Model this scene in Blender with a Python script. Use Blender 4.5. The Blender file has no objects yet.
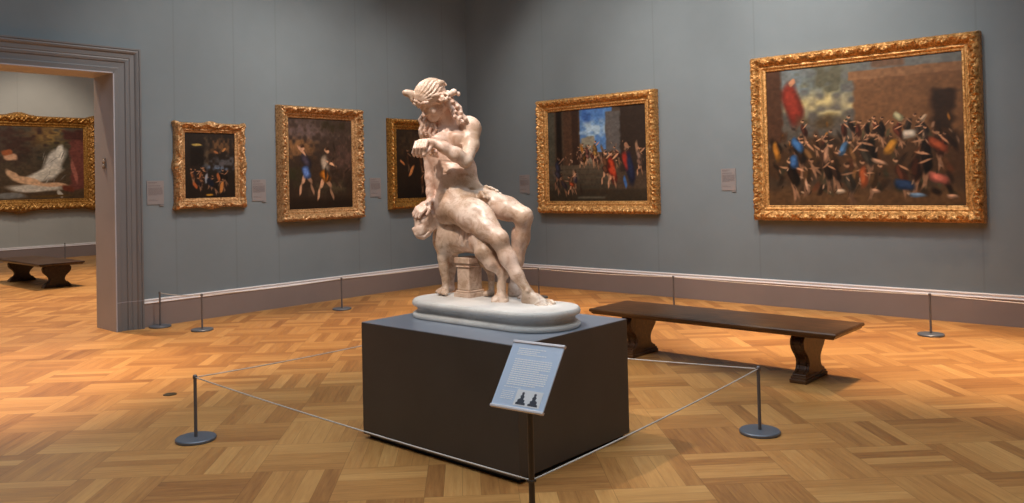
import bpy, bmesh, math, random
import numpy as np
from mathutils import Vector, Matrix

# ------------------------------------------------------------------ camera, world, lights, exposure
scene = bpy.context.scene
col = scene.collection
PI = math.pi

cam_data = bpy.data.cameras.new('camera')
cam = bpy.data.objects.new('camera', cam_data)
col.objects.link(cam)
cam_data.sensor_fit = 'HORIZONTAL'
cam_data.sensor_width = 36.0
cam_data.lens = 36.0 * 819.564 / 1024
cam_data.shift_x = 0.0
cam_data.shift_y = -(251.5 - 168.044) / 1024
cam_data.clip_start = 0.05
cam_data.clip_end = 100
_r = Vector((0.745025, 0.666646, -0.02283)); _u = Vector((0.029037, 0.001781, 0.999577)); _f = Vector((-0.666405, 0.745372, 0.018031))
M = Matrix((_r, _u, -_f)).transposed().to_4x4()
M.translation = Vector((9.685488, -9.744417, 1.6))
cam.matrix_world = M
scene.camera = cam

scene.view_settings.view_transform = 'Standard'
scene.view_settings.look = 'None'
scene.view_settings.gamma = 1.0
scene.view_settings.use_curve_mapping = False
scene.view_settings.exposure = 0.0

world = bpy.data.worlds.new('world'); scene.world = world
world.use_nodes = True
world.node_tree.nodes['Background'].inputs[0].default_value = (0.5, 0.55, 0.6, 1)
world.node_tree.nodes['Background'].inputs[1].default_value = 0.05

CEIL = 6.6
def area_light(name, loc, sx, sy, power, color, rot=(0, 0, 0)):
    d = bpy.data.lights.new(name, 'AREA'); d.shape = 'RECTANGLE'
    d.size = sx; d.size_y = sy; d.energy = power; d.color = color
    o = bpy.data.objects.new(name, d); o.location = loc; o.rotation_euler = rot
    col.objects.link(o); return o
def spot_light(name, loc, target, power, color, angle, blend=0.6, radius=0.06):
    d = bpy.data.lights.new(name, 'SPOT'); d.energy = power; d.color = color
    d.spot_size = math.radians(angle); d.spot_blend = blend; d.shadow_soft_size = radius
    o = bpy.data.objects.new(name, d); o.location = loc
    o.rotation_euler = (Vector(target) - Vector(loc)).to_track_quat('-Z', 'Y').to_euler()
    col.objects.link(o); return o

# daylight through the glazed ceiling of each gallery (cool), track spots (warm)
area_light('laylight_gallery', (6.6, -6.8, CEIL - 0.45), 6.5, 7.0, 385, (0.84, 0.93, 1.0))
area_light('laylight_next_gallery', (-6.5, -6.0, CEIL - 0.45), 6.0, 7.0, 300, (0.95, 0.98, 1.0))
WASH = (1.0, 0.90, 0.80)
for i, (lx, ly, tx, ty, tz, pw, an) in enumerate([
        # right wall
        (2.6, -3.4, 2.6, 0.0, 2.7, 340, 64), (4.9, -3.4, 4.9, 0.0, 3.0, 640, 70), (6.7, -3.4, 6.2, 0.0, 2.8, 440, 56),
        # left wall, with a weak first spot added to brighten the corner
        (3.4, -1.5, 0.0, -1.0, 2.2, 110, 56), (3.4, -2.8, 0.0, -2.8, 2.2, 310, 64), (3.4, -4.6, 0.0, -4.4, 2.4, 400, 66)]):
    spot_light('track_spot_wall', (lx, ly, 5.6), (tx, ty, tz), pw, WASH, an, 0.9)
# warm washes over the parquet along the two walls
for (lx, ly, tx, ty, pw) in [(2.3, -2.0, 2.3, -2.0, 1150), (4.8, -1.9, 4.8, -1.9, 1500), (7.4, -1.8, 7.4, -1.8, 2100),
                             (2.1, -5.0, 2.1, -5.0, 1150), (10.0, -2.2, 10.0, -2.2, 1500), (2.0, -7.7, 1.8, -7.6, 2100)]:
    spot_light('track_spot_floor', (lx, ly, 5.8), (tx, ty, 0), pw, (1.0, 0.69, 0.44), 45, 1.0, 0.25)
# spots on the marble
spot_light('track_spot_marble', (6.7, -8.6, 5.9), (5.98, -5.80, 1.60), 1120, (1.0, 0.86, 0.74), 21, 1.0, 0.05)
spot_light('track_spot_marble', (3.9, -6.4, 5.9), (5.98, -5.80, 1.7), 520, (1.0, 0.84, 0.70), 20, 1.0, 0.05)
# next gallery
spot_light('track_spot_far', (-9.0, -3.0, 5.8), (-12.2, -2.6, 2.3), 330, (1.0, 0.86, 0.70), 60, 0.8)
spot_light('track_spot_far_floor', (-6.0, -4.0, 5.8), (-6.0, -4.0, 0), 1100, (1.0, 0.68, 0.40), 76, 0.9)
spot_light('track_spot_far_floor', (-1.8, -6.2, 5.8), (-1.8, -6.2, 0), 1400, (1.0, 0.68, 0.42), 70, 0.9)

# ------------------------------------------------------------------ helpers
def node_mat(name):
    m = bpy.data.materials.new(name); m.use_nodes = True
    nt = m.node_tree; b = nt.nodes['Principled BSDF']
    return m, nt, b
def N(nt, t, **kw):
    n = nt.nodes.new(t)
    for k, v in kw.items(): setattr(n, k, v)
    return n
def math_node(nt, op, a, b=None, c=None):
    n = N(nt, 'ShaderNodeMath', operation=op)
    for i, v in enumerate((a, b, c)):
        if v is None: continue
        if isinstance(v, (int, float)): n.inputs[i].default_value = v
        else: nt.links.new(v, n.inputs[i])
    return n.outputs[0]
def mix_col(nt, fac, a, b, mode='MIX'):
    n = N(nt, 'ShaderNodeMix', data_type='RGBA', blend_type=mode)
    for i, v in ((0, fac), (6, a), (7, b)):
        if isinstance(v, (int, float)): n.inputs[i].default_value = v
        elif isinstance(v, tuple): n.inputs[i].default_value = v + (1,) if len(v) == 3 else v
        else: nt.links.new(v, n.inputs[i])
    return n.outputs[2]
def lin(r, g, b):
    f = lambda c: (c / 255 / 12.92) if c / 255 <= 0.04045 else ((c / 255 + 0.055) / 1.055) ** 2.4
    return (f(r), f(g), f(b))
def noise(nt, scale, detail=4, rough=0.55, vec=None, coord='Object', dist=0.0):
    n = N(nt, 'ShaderNodeTexNoise'); n.inputs['Scale'].default_value = scale
    n.inputs['Detail'].default_value = detail; n.inputs['Roughness'].default_value = rough
    n.inputs['Distortion'].default_value = dist
    if vec is None:
        tc = N(nt, 'ShaderNodeTexCoord'); vec = tc.outputs[coord]
    nt.links.new(vec, n.inputs['Vector'])
    return n.outputs['Fac']
def ramp(nt, fac, stops):
    n = N(nt, 'ShaderNodeValToRGB'); e = n.color_ramp.elements
    while len(e) < len(stops): e.new(0.5)
    for el, (p, c) in zip(e, stops):
        el.position = p; el.color = tuple(c) + (1,) if len(c) == 3 else c
    nt.links.new(fac, n.inputs[0]); return n.outputs[0]
def bump(nt, b, h, strength, dist):
    n = N(nt, 'ShaderNodeBump'); n.inputs['Strength'].default_value = strength; n.inputs['Distance'].default_value = dist
    nt.links.new(h, n.inputs['Height']); nt.links.new(n.outputs[0], b.inputs['Normal'])
def simple_mat(name, c, rough=0.5, metal=0.0, var=0.08, scale=6.0):
    m, nt, b = node_mat(name)
    f = noise(nt, scale)
    nt.links.new(ramp(nt, f, [(0.3, tuple(x * (1 - var) for x in c)), (0.7, tuple(min(1, x * (1 + var)) for x in c))]), b.inputs['Base Color'])
    b.inputs['Roughness'].default_value = rough; b.inputs['Metallic'].default_value = metal
    return m

def mesh_obj(name, verts, faces, mat, parent=None, smooth=False, loc=None):
    me = bpy.data.meshes.new(name)
    me.from_pydata([tuple(map(float, v)) for v in verts], [], [tuple(int(i) for i in f) for f in faces])
    me.update()
    if mat: me.materials.append(mat)
    if smooth: me.polygons.foreach_set('use_smooth', [True] * len(me.polygons))
    o = bpy.data.objects.new(name, me); col.objects.link(o)
    if parent: o.parent = parent
    if loc is not None: o.location = loc
    return o
class MB:
    def __init__(s): s.v = []; s.f = []
    def quadbox(s, x0, x1, y0, y1, z0, z1):
        n = len(s.v)
        s.v += [(x0, y0, z0), (x1, y0, z0), (x1, y1, z0), (x0, y1, z0), (x0, y0, z1), (x1, y0, z1), (x1, y1, z1), (x0, y1, z1)]
        s.f += [tuple(n + i for i in q) for q in ((0, 3, 2, 1), (4, 5, 6, 7), (0, 1, 5, 4), (1, 2, 6, 5), (2, 3, 7, 6), (3, 0, 4, 7))]
        return s
    def lathe(s, prof, c=(0, 0, 0), n=32, sx=1, sy=1, capb=True, capt=True):
        b = len(s.v)
        for r, z in prof:
            for i in range(n):
                a = 2 * PI * i / n
                s.v.append((c[0] + r * math.cos(a) * sx, c[1] + r * math.sin(a) * sy, c[2] + z))
        for j in range(len(prof) - 1):
            for i in range(n):
                k = (i + 1) % n
                s.f.append((b + j * n + i, b + j * n + k, b + (j + 1) * n + k, b + (j + 1) * n + i))
        if capb: s.f.append(tuple(b + i for i in reversed(range(n))))
        if capt: s.f.append(tuple(b + (len(prof) - 1) * n + i for i in range(n)))
        return s
    def prism(s, outline, axis, a, b_):
        # outline of 2D points extruded along an axis from a to b_
        n = len(outline); o = len(s.v)
        def P(p, t):
            if axis == 'x': return (t, p[0], p[1])
            if axis == 'y': return (p[0], t, p[1])
            return (p[0], p[1], t)
        s.v += [P(p, a) for p in outline] + [P(p, b_) for p in outline]
        s.f.append(tuple(o + i for i in range(n))); s.f.append(tuple(o + n + i for i in reversed(range(n))))
        for i in range(n):
            k = (i + 1) % n
            s.f.append((o + i, o + n + i, o + n + k, o + k))
        return s
    def tube(s, pts, r, n=8):
        b = len(s.v); P = [Vector(p) for p in pts]
        for i, p in enumerate(P):
            t = (P[min(i + 1, len(P) - 1)] - P[max(i - 1, 0)]).normalized()
            a = t.cross(Vector((0, 0, 1)))
            if a.length < 1e-3: a = Vector((1, 0, 0))
            a.normalize(); c = t.cross(a)
            for k in range(n):
                q = p + (a * math.cos(2 * PI * k / n) + c * math.sin(2 * PI * k / n)) * r
                s.v.append(tuple(q))
        for i in range(len(P) - 1):
            for k in range(n):
                m = (k + 1) % n
                s.f.append((b + i * n + k, b + i * n + m, b + (i + 1) * n + m, b + (i + 1) * n + k))
        s.f.append(tuple(b + k for k in reversed(range(n)))); s.f.append(tuple(b + (len(P) - 1) * n + k for k in range(n)))
        return s
    def build(s, name, mat, parent=None, bevel=0, smooth=False, loc=None, seg=2):
        o = mesh_obj(name, s.v, s.f, mat, parent, smooth, loc)
        bm = bmesh.new(); bm.from_mesh(o.data); bmesh.ops.recalc_face_normals(bm, faces=bm.faces); bm.to_mesh(o.data); bm.free()
        if bevel:
            md = o.modifiers.new('bevel', 'BEVEL'); md.width = bevel; md.segments = seg; md.limit_method = 'ANGLE'; md.angle_limit = math.radians(35)
        if smooth:
            o.data.set_sharp_from_angle(angle=math.radians(40))
        return o
def tag(o, label=None, cat=None, group=None, kind=None):
    if label: o['label'] = label
    if cat: o['category'] = cat
    if group: o['group'] = group
    if kind: o['kind'] = kind
    return o
def thing(name, loc, label, cat, group=None, rz=0):
    o = bpy.data.objects.new(name, None); o.empty_display_size = 0.1
    o.location = loc; o.rotation_euler = (0, 0, rz); col.objects.link(o)
    return tag(o, label, cat, group)
def struct(o): return tag(o, kind='structure')

# ------------------------------------------------------------------ materials of the room
def wall_mat(name, base, seams, axis):
    m, nt, b = node_mat(name)
    geo = N(nt, 'ShaderNodeNewGeometry'); sep = N(nt, 'ShaderNodeSeparateXYZ'); nt.links.new(geo.outputs['Position'], sep.inputs[0])
    f = noise(nt, 0.9, 6, 0.6, geo.outputs['Position'])
    c1 = ramp(nt, f, [(0.3, tuple(x * 0.93 for x in base)), (0.72, tuple(x * 1.06 for x in base))])
    # vertical joints of the cloth-covered panels
    tot = None
    for s in seams:
        d = math_node(nt, 'ABSOLUTE', math_node(nt, 'SUBTRACT', sep.outputs[axis], s))
        k = math_node(nt, 'LESS_THAN', d, 0.011)
        tot = k if tot is None else math_node(nt, 'MAXIMUM', tot, k)
    if tot is not None:
        c1 = mix_col(nt, math_node(nt, 'MULTIPLY', tot, 0.15), c1, tuple(x * 0.45 for x in base))
    nt.links.new(c1, b.inputs['Base Color'])
    b.inputs['Roughness'].default_value = 0.85
    b.inputs['Specular IOR Level'].default_value = 0.25
    mp = N(nt, 'ShaderNodeMapping'); mp.inputs['Scale'].default_value = (1, 1, 0.12)
    nt.links.new(geo.outputs['Position'], mp.inputs[0])
    bump(nt, b, noise(nt, 160, 3, 0.6, mp.outputs[0]), 0.15, 0.002)
    return m
WALL = (0.186, 0.221, 0.243)
M_wallL = wall_mat('wall_cloth_left', WALL, [-5.049, -4.255, -3.635, -2.301, -1.706, -0.55], 1)
M_wallR = wall_mat('wall_cloth_right', WALL, [1.653, 3.641, 5.118, 7.605, 9.2], 0)
M_wallO = wall_mat('wall_cloth_plain', WALL, [], 0)
M_wallF = wall_mat('wall_cloth_next_gallery', (0.40, 0.40, 0.37), [-5, -3], 1)
M_cap = simple_mat('baseboard_cap_highlight', lin(232, 226, 226), 0.35, 0, 0.03, 2)  # bead highlights put into the cap's colour, paler than the board
M_trim = simple_mat('painted_trim', lin(134, 120, 116), 0.45, 0, 0.04, 2)
M_case = simple_mat('painted_door_casing', lin(108, 108, 110), 0.5, 0, 0.04, 2)
M_jamb = simple_mat('door_jamb_lit', lin(166, 166, 174), 0.5, 0, 0.04, 2)  # lighter and bluer than the casing: gallery light put into its colour
M_ceil = simple_mat('ceiling_plaster', (0.62, 0.62, 0.60), 0.9, 0, 0.03, 1)

def floor_material():
    m, nt, b = node_mat('oak_block_parquet')
    geo = N(nt, 'ShaderNodeNewGeometry'); pos = geo.outputs['Position']
    sep = N(nt, 'ShaderNodeSeparateXYZ'); nt.links.new(pos, sep.inputs[0])
    x, y = sep.outputs[0], sep.outputs[1]
    c = math.sqrt(.5); S = 0.4865; n = 5
    u = math_node(nt, 'DIVIDE', math_node(nt, 'ADD', math_node(nt, 'MULTIPLY', math_node(nt, 'ADD', x, y), c), 0.779), S)
    v = math_node(nt, 'DIVIDE', math_node(nt, 'ADD', math_node(nt, 'MULTIPLY', math_node(nt, 'SUBTRACT', y, x), c), 9.007), S)
    iu = math_node(nt, 'FLOOR', u); iv = math_node(nt, 'FLOOR', v)
    fu = math_node(nt, 'SUBTRACT', u, iu); fv = math_node(nt, 'SUBTRACT', v, iv)
    par = math_node(nt, 'FLOORED_MODULO', math_node(nt, 'ADD', iu, iv), 2.0)
    def pick(a, b_):   # par ? a : b
        return math_node(nt, 'ADD', math_node(nt, 'MULTIPLY', a, par), math_node(nt, 'MULTIPLY', b_, math_node(nt, 'SUBTRACT', 1.0, par)))
    across = pick(fv, fu); along = pick(fu, fv)
    st = math_node(nt, 'MULTIPLY', across, float(n)); ist = math_node(nt, 'FLOOR', st); fst = math_node(nt, 'SUBTRACT', st, ist)
    cv = N(nt, 'ShaderNodeCombineXYZ'); nt.links.new(iu, cv.inputs[0]); nt.links.new(iv, cv.inputs[1]); nt.links.new(ist, cv.inputs[2])
    wn = N(nt, 'ShaderNodeTexWhiteNoise', noise_dimensions='3D'); nt.links.new(cv.outputs[0], wn.inputs['Vector'])
    sepc = N(nt, 'ShaderNodeSeparateColor'); nt.links.new(wn.outputs['Color'], sepc.inputs[0])
    cb = N(nt, 'ShaderNodeCombineXYZ'); nt.links.new(iu, cb.inputs[0]); nt.links.new(iv, cb.inputs[1]); cb.inputs[2].default_value = 77
    wb = N(nt, 'ShaderNodeTexWhiteNoise', noise_dimensions='3D'); nt.links.new(cb.outputs[0], wb.inputs['Vector'])
    # grain runs along each strip
    gv = N(nt, 'ShaderNodeCombineXYZ')
    nt.links.new(math_node(nt, 'ADD', math_node(nt, 'MULTIPLY', along, 1.2), math_node(nt, 'MULTIPLY', sepc.outputs[1], 40.0)), gv.inputs[0])
    nt.links.new(math_node(nt, 'ADD', math_node(nt, 'MULTIPLY', across, 14.0), math_node(nt, 'MULTIPLY', sepc.outputs[2], 40.0)), gv.inputs[1])
    nt.links.new(math_node(nt, 'MULTIPLY', ist, 3.7), gv.inputs[2])
    g1 = noise(nt, 1.5, 5, 0.65, gv.outputs[0]); 
    tone = math_node(nt, 'ADD', math_node(nt, 'MULTIPLY', sepc.outputs[0], 0.42), math_node(nt, 'MULTIPLY', wb.outputs['Value'], 0.18))
    tone = math_node(nt, 'ADD', tone, math_node(nt, 'MULTIPLY', math_node(nt, 'SUBTRACT', g1, 0.5), 0.75))
    tone = math_node(nt, 'ADD', tone, 0.18)
    colr = ramp(nt, tone, [(0.0, lin(116, 74, 38)), (0.22, lin(156, 106, 58)), (0.5, lin(186, 134, 76)), (0.78, lin(206, 156, 94)), (1.0, lin(222, 178, 118))])
    # joints between strips and between blocks
    e1 = math_node(nt, 'MINIMUM', fst, math_node(nt, 'SUBTRACT', 1.0, fst))
    e2 = math_node(nt, 'MINIMUM', along, math_node(nt, 'SUBTRACT', 1.0, along))
    j = math_node(nt, 'MAXIMUM', math_node(nt, 'LESS_THAN', e1, 0.012), math_node(nt, 'LESS_THAN', e2, 0.004))
    colr = mix_col(nt, math_node(nt, 'MULTIPLY', j, 0.45), colr, lin(80, 50, 28))
    nt.links.new(colr, b.inputs['Base Color'])
    nt.links.new(math_node(nt, 'ADD', math_node(nt, 'MULTIPLY', g1, 0.18), 0.34), b.inputs['Roughness'])
    b.inputs['Specular IOR Level'].default_value = 0.35
    return m
M_floor = floor_material()

# ------------------------------------------------------------------ room shell
RX, RY = 14.0, -14.0            # gallery reaches from the corner (0,0) to (14,-14)
DY0, DY1, DZ = -5.775, -8.35, 2.975   # doorway opening in the left wall
WT = 0.47
struct(MB().quadbox(-12.4, RX + .3, RY - .3, 3.3, -0.12, 0.0).build('floor', M_floor))
wl = MB()
wl.quadbox(-WT, 0, DY0, 0, 0, CEIL); wl.quadbox(-WT, 0, RY, DY1, 0, CEIL); wl.quadbox(-WT, 0, DY1, DY0, DZ, CEIL)
wall_left = struct(wl.build('wall_left', M_wallL))
struct(MB().quadbox(-WT, RX + .3, 0, 0.3, 0, CEIL).build('wall_right', M_wallR))
struct(MB().quadbox(RX, RX + .3, RY, 0, 0, CEIL).build('wall_back', M_wallO))
struct(MB().quadbox(-12.4, RX + .3, RY - .3, RY, 0, CEIL).build('wall_front', M_wallO))
struct(MB().quadbox(-12.4, -12.2, RY, 3.3, 0, CEIL).build('wall_far', M_wallF))
struct(MB().quadbox(-12.2, -WT, 3.0, 3.3, 0, CEIL).build('wall_far_side', M_wallF))
struct(MB().quadbox(-12.4, RX + .3, RY - .3, 3.3, CEIL, CEIL + .15).build('ceiling', M_ceil))
# frame of the glazed ceiling
for nm, (cx, cy, hx, hy) in dict(trim_1=(6.6, -6.8, 3.4, 3.65), trim_2=(-6.5, -6.0, 3.15, 3.65)).items():
    t = MB()
    for a in (-1, 1):
        t.quadbox(cx + a * hx - .12, cx + a * hx + .12, cy - hy - .12, cy + hy + .12, CEIL - .5, CEIL)
        t.quadbox(cx - hx, cx + hx, cy + a * hy - .12, cy + a * hy + .12, CEIL - .5, CEIL)
    struct(t.build(nm, M_ceil))
# baseboards: flat board with a projecting double bead at the top
BB = [(0, 0), (0.028, 0), (0.028, 0.275), (0, 0.275)]
BC = [(0, .275), (0.034, 0.275), (0.040, 0.283), (0.036, 0.290), (0.020, 0.293), (0.018, 0.306), (0.028, 0.311), (0.030, 0.318), (0.022, 0.325), (0, 0.328)]
def baseboard(name, p0, p1, out, prof=None, mat=None):
    if prof is None: baseboard(name + '_cap', p0, p1, out, BC, M_cap); prof = BB
    d = Vector(p1) - Vector(p0); o = Vector(out); n = len(prof)
    v = [Vector(p) + o * a + Vector((0, 0, z)) for p in (p0, p1) for a, z in prof]
    f = [(i, (i + 1) % n, n + (i + 1) % n, n + i) for i in range(n)] + [tuple(range(n)), tuple(reversed(range(n, 2 * n)))]
    b = mesh_obj(name, v, f, mat or M_trim)
    bm = bmesh.new(); bm.from_mesh(b.data); bmesh.ops.recalc_face_normals(bm, faces=bm.faces); bm.to_mesh(b.data); bm.free()
    return struct(b)
baseboard('baseboard_right', (0, 0, 0), (RX, 0, 0), (0, -1, 0))
baseboard('baseboard_left', (0, -5.48, 0), (0, -0.03, 0), (1, 0, 0))
baseboard('baseboard_far', (-12.2, 3.0, 0), (-12.2, RY, 0), (1, 0, 0))
baseboard('baseboard_front', (-WT, RY, 0), (RX, RY, 0), (0, 1, 0))

# doorway casing: stepped architrave swept up, across and down
CW = 0.285
def door_casing():
    prof = [(0.0, 0.0), (0.0, 0.045), (0.045, 0.050), (0.050, 0.032), (0.060, 0.030), (0.115, 0.034), (0.125, 0.048), (0.150, 0.056), (0.165, 0.052), (0.172, 0.060),
            (0.215, 0.064), (0.228, 0.082), (0.245, 0.092), (0.262, 0.086), (0.268, 0.098), (0.285, 0.098), (0.285, 0.0)]
    pts = []
    path = [(DY0, 0.0, 1, 0), (DY0, DZ, 1, 1), (DY1, DZ, -1, 1), (DY1, 0.0, -1, 0)]
    v = []
    for (yy, zz, sy, sz) in path:
        for a, d in prof: v.append((d, yy + sy * a, zz + sz * a))
    n = len(prof); f = []
    for k in range(3):
        for i in range(n - 1): f.append((k * n + i, k * n + i + 1, (k + 1) * n + i + 1, (k + 1) * n + i))
    f.append(tuple(range(n))); f.append(tuple(range(3 * n, 4 * n)))
    return v, f
v, f = door_casing()
casing = MB(); casing.v = v; casing.f = f
door = struct(casing.build('door_1', M_case))
# plain plinth line low on the casing and the lining of the opening
PRF = v[:17]; line = MB()
for z in (.326, .331): line.v += [(x + .0022, y + .0005, z) for x, y, _ in PRF]
line.f = [(i, i + 1, 18 + i, 17 + i) for i in range(16)]
for z in (.326, .331): line.v += [(x, y, z) for x, y, _ in PRF]
line.f += [(i, i + 1, 35 + i, 34 + i) for i in range(16)] + [(17 + i, 18 + i, 52 + i, 51 + i) for i in range(16)]
struct(line.build('trim_3', M_jamb))
jl = MB()
jl.quadbox(-WT - 0.03, 0.046, DY0 - 0.014, DY0, 0, DZ); jl.quadbox(-WT - 0.03, 0.046, DY1, DY1 + 0.014, 0, DZ); jl.quadbox(-WT - 0.03, 0.046, DY1, DY0, DZ - 0.014, DZ)
struct(jl.build('trim_4', M_jamb))

# ------------------------------------------------------------------ switch plate on the jamb
sw = thing('wall_switch', (-0.224, DY0 - 0.014, 1.935), 'small grey switch plate with two round buttons on the doorway jamb', 'switch')
M_sw = simple_mat('switch_grey', lin(120, 112, 106), 0.5)
MB().quadbox(-0.045, 0.045, -0.008, 0.0, -0.06, 0.06).build('plate', M_sw, sw, 0.003)
M_btn = simple_mat('switch_button', lin(190, 184, 178), 0.4)
for z in (-0.027, 0.027):
    b = MB().lathe([(0.019, 0.0), (0.019, 0.008), (0.012, 0.012)], n=20).build('button', M_btn, sw, smooth=True)
    b.rotation_euler = (PI / 2, 0, 0); b.location = (0, -0.006, z)

# ------------------------------------------------------------------ carved gilt frames and their canvases
def gold_mat(name, c0, c1, c2, rough=0.38, scale=38):
    m, nt, b = node_mat(name)
    f = noise(nt, scale, 5, 0.6); g = noise(nt, scale * 0.12, 3, 0.5)
    f2 = math_node(nt, 'ADD', math_node(nt, 'MULTIPLY', f, 0.85), math_node(nt, 'MULTIPLY', g, 0.15))
    nt.links.new(ramp(nt, f2, [(0.34, tuple(x * .8 for x in c0)), (0.42, tuple((x + y) / 2 for x, y in zip(c0, c1))), (0.52, c1), (0.68, c2)]), b.inputs['Base Color'])
    b.inputs['Metallic'].default_value = 0.5; b.inputs['Roughness'].default_value = rough
    return m
M_gold = gold_mat('aged_gilding', lin(120, 76, 34), lin(206, 152, 88), lin(238, 194, 132), .44)
M_gold2 = gold_mat('pale_worn_gilding', lin(116, 78, 44), lin(196, 150, 100), lin(224, 186, 142), 0.45)
M_gold3 = gold_mat('dark_old_gilding', lin(84, 52, 20), lin(170, 118, 52), lin(214, 164, 88))

def ornament(kind, s, t, rnd):
    # relief (0..1) of the carving at distance s along the side (m) and t across the moulding (0 outer .. 1 inner)
    def leaf(q, tt, veins):
        # pairs of curling leaves, direction alternating from one to the next
        sg = np.where(np.sin(2 * PI * q) > 0, 1.0, -1.0)
        ph = q * 2 + 1.7 * (tt - .33) * sg
        body = 1 - np.abs(np.sin(PI * ph)) ** 1.5
        vein = np.abs(np.sin(PI * (veins * q + 3.4 * (tt - .33) ** 2 * 6 * sg + .8 * np.sin(2 * PI * q))))
        return body, vein
    wob = s + .012 * np.sin(s * 17.3) + .009 * np.sin(s * 41.7 + 1)
    if kind == 'acanthus':
        body, vein = leaf(wob / .20, t, 9)
        knob = np.exp(-((((wob / .10) % 1) - .5) ** 2 / .035 + (t - .34 - .10 * np.sin(2 * PI * wob / .20)) ** 2 / .012))
        return np.clip(.15 + .45 * body * vein + .35 * vein * (t < .6) + .65 * knob, 0, 1.25)
    if kind == 'leafy':
        body, vein = leaf(wob / .15, t, 7)
        knob = np.exp(-((((wob / .075) % 1) - .5) ** 2 / .05 + (t - .22) ** 2 / .02))
        return np.clip(.1 + .55 * vein * (.45 + .55 * body) + .5 * knob, 0, 1.2)
    cy = .36 + .17 * np.sin(2 * PI * wob / .26)
    band = np.exp(-((t - cy) / .085) ** 2)
    curl = np.exp(-((((wob / .13) % 1) - .5) ** 2 / .03 + (t - (.36 - .2 * np.sin(2 * PI * wob / .26))) ** 2 / .010))
    vein = np.abs(np.sin(PI * (wob / .034 + 2.5 * t)))
    return np.clip(band * .65 + curl * .6 + vein * .32, 0, 1.2)
PROF = {
    'carved': dict(pts=[(0, 0.55), (0.06, 0.78), (0.22, 0.98), (0.42, 0.92), (0.60, 0.62), (0.68, 0.50), (0.72, 0.60), (0.78, 0.58), (0.82, 0.44), (0.93, 0.38), (0.95, 0.44), (1.0, 0.30)], c0=0.02, c1=0.66),
    'deep': dict(pts=[(0, 0.30), (0.05, 0.50), (0.12, 0.95), (0.30, 1.0), (0.50, 0.80), (0.64, 0.52), (0.70, 0.60), (0.76, 0.56), (0.80, 0.42), (0.92, 0.34), (0.95, 0.42), (1.0, 0.28)], c0=0.08, c1=0.62),
}
def gilt_frame(parent, w, h, bw, bh, depth, kind, amp, mat, res=0.0075, prof='carved', scallop=0.0, crest=0.0):
    """w,h outer size; bw,bh moulding width at the sides and at top/bottom; local origin = centre of the picture on the wall, -Y into the room"""
    P = PROF[prof]; tp = [a for a, b in P['pts']]; hp = [b for a, b in P['pts']]
    nt_ = max(16, int(max(bw, bh) / res)); ts = np.linspace(0, 1, nt_)
    sides = [(0, w, 1), (1, h, 1), (2, w, 1), (3, h, 1)]
    rings = []
    for t in ts:
        ww, hh = w - 2 * bw * t, h - 2 * bh * t
        nx, nz = max(8, int(w / res)), max(8, int(h / res))
        X, Z, Sx, Sn, K = [], [], [], [], []
        a = np.linspace(-.5, .5, nx, endpoint=False); c = np.linspace(-.5, .5, nz, endpoint=False)
        X += list(a * ww); Z += [-hh / 2] * nx; Sx += list(a * ww + 10); Sn += [(0, -1)] * nx; K += list(1 - abs(a * 2))
        X += [ww / 2] * nz; Z += list(c * hh); Sx += list(c * hh + 10); Sn += [(1, 0)] * nz; K += list(1 - abs(c * 2))
        X += list(-a * ww); Z += [hh / 2] * nx; Sx += list(a * ww + 10); Sn += [(0, 1)] * nx; K += list(1 - abs(a * 2))
        X += [-ww / 2] * nz; Z += list(-c * hh); Sx += list(c * hh + 10); Sn += [(-1, 0)] * nz; K += list(1 - abs(c * 2))
        X = np.array(X); Z = np.array(Z); S = np.array(Sx); Nn = np.array(Sn); K = np.array(K)
        base = np.interp(t, tp, hp) * depth
        mask = np.clip((t - P['c0']) / .07, 0, 1) * np.clip((P['c1'] - t) / .06, 0, 1)
        rel = ornament(kind, S, t, None)
        out = base + (rel - 0.5) * amp * mask
        if crest:   # raised cartouches at the middles and corners of the sides
            cr = np.exp(-((K - 1) ** 2) / .012) + np.exp(-(K ** 2) / .006)
            out = out + crest * cr * mask * (0.5 + 0.5 * np.sin(60 * S) * np.sin(18 * t))
        # small beads on the inner fillet
        if 0.84 < t < 0.93: out = out + 0.0025 * np.sin(2 * PI * S / 0.022)
        o_sh = 0
        if scallop and t < 0.3:
            o_sh = scallop * (rel - .5) * (1 - t / .3)
            if crest: o_sh = o_sh + scallop * 2.2 * (np.exp(-((K - 1) ** 2) / .02) + .8 * np.exp(-(K ** 2) / .008)) * (1 - t / .3)
        X = X + Nn[:, 0] * o_sh; Z = Z + Nn[:, 1] * o_sh
        rings.append(np.stack([X, -out, Z], 1))
    back = rings[0].copy(); back[:, 1] = 0.0
    rings = [back, rings[0] * np.array([1, .5, 1])] + rings
    n = len(rings[0]); V = np.concatenate(rings)
    i = np.arange(n); k = (i + 1) % n; F = []
    for r in range(len(rings) - 1):
        F.append(np.stack([r * n + i, r * n + k, (r + 1) * n + k, (r + 1) * n + i], 1))
    F = np.concatenate(F)
    return mesh_obj('frame', V, F, mat, parent, True)

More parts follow.
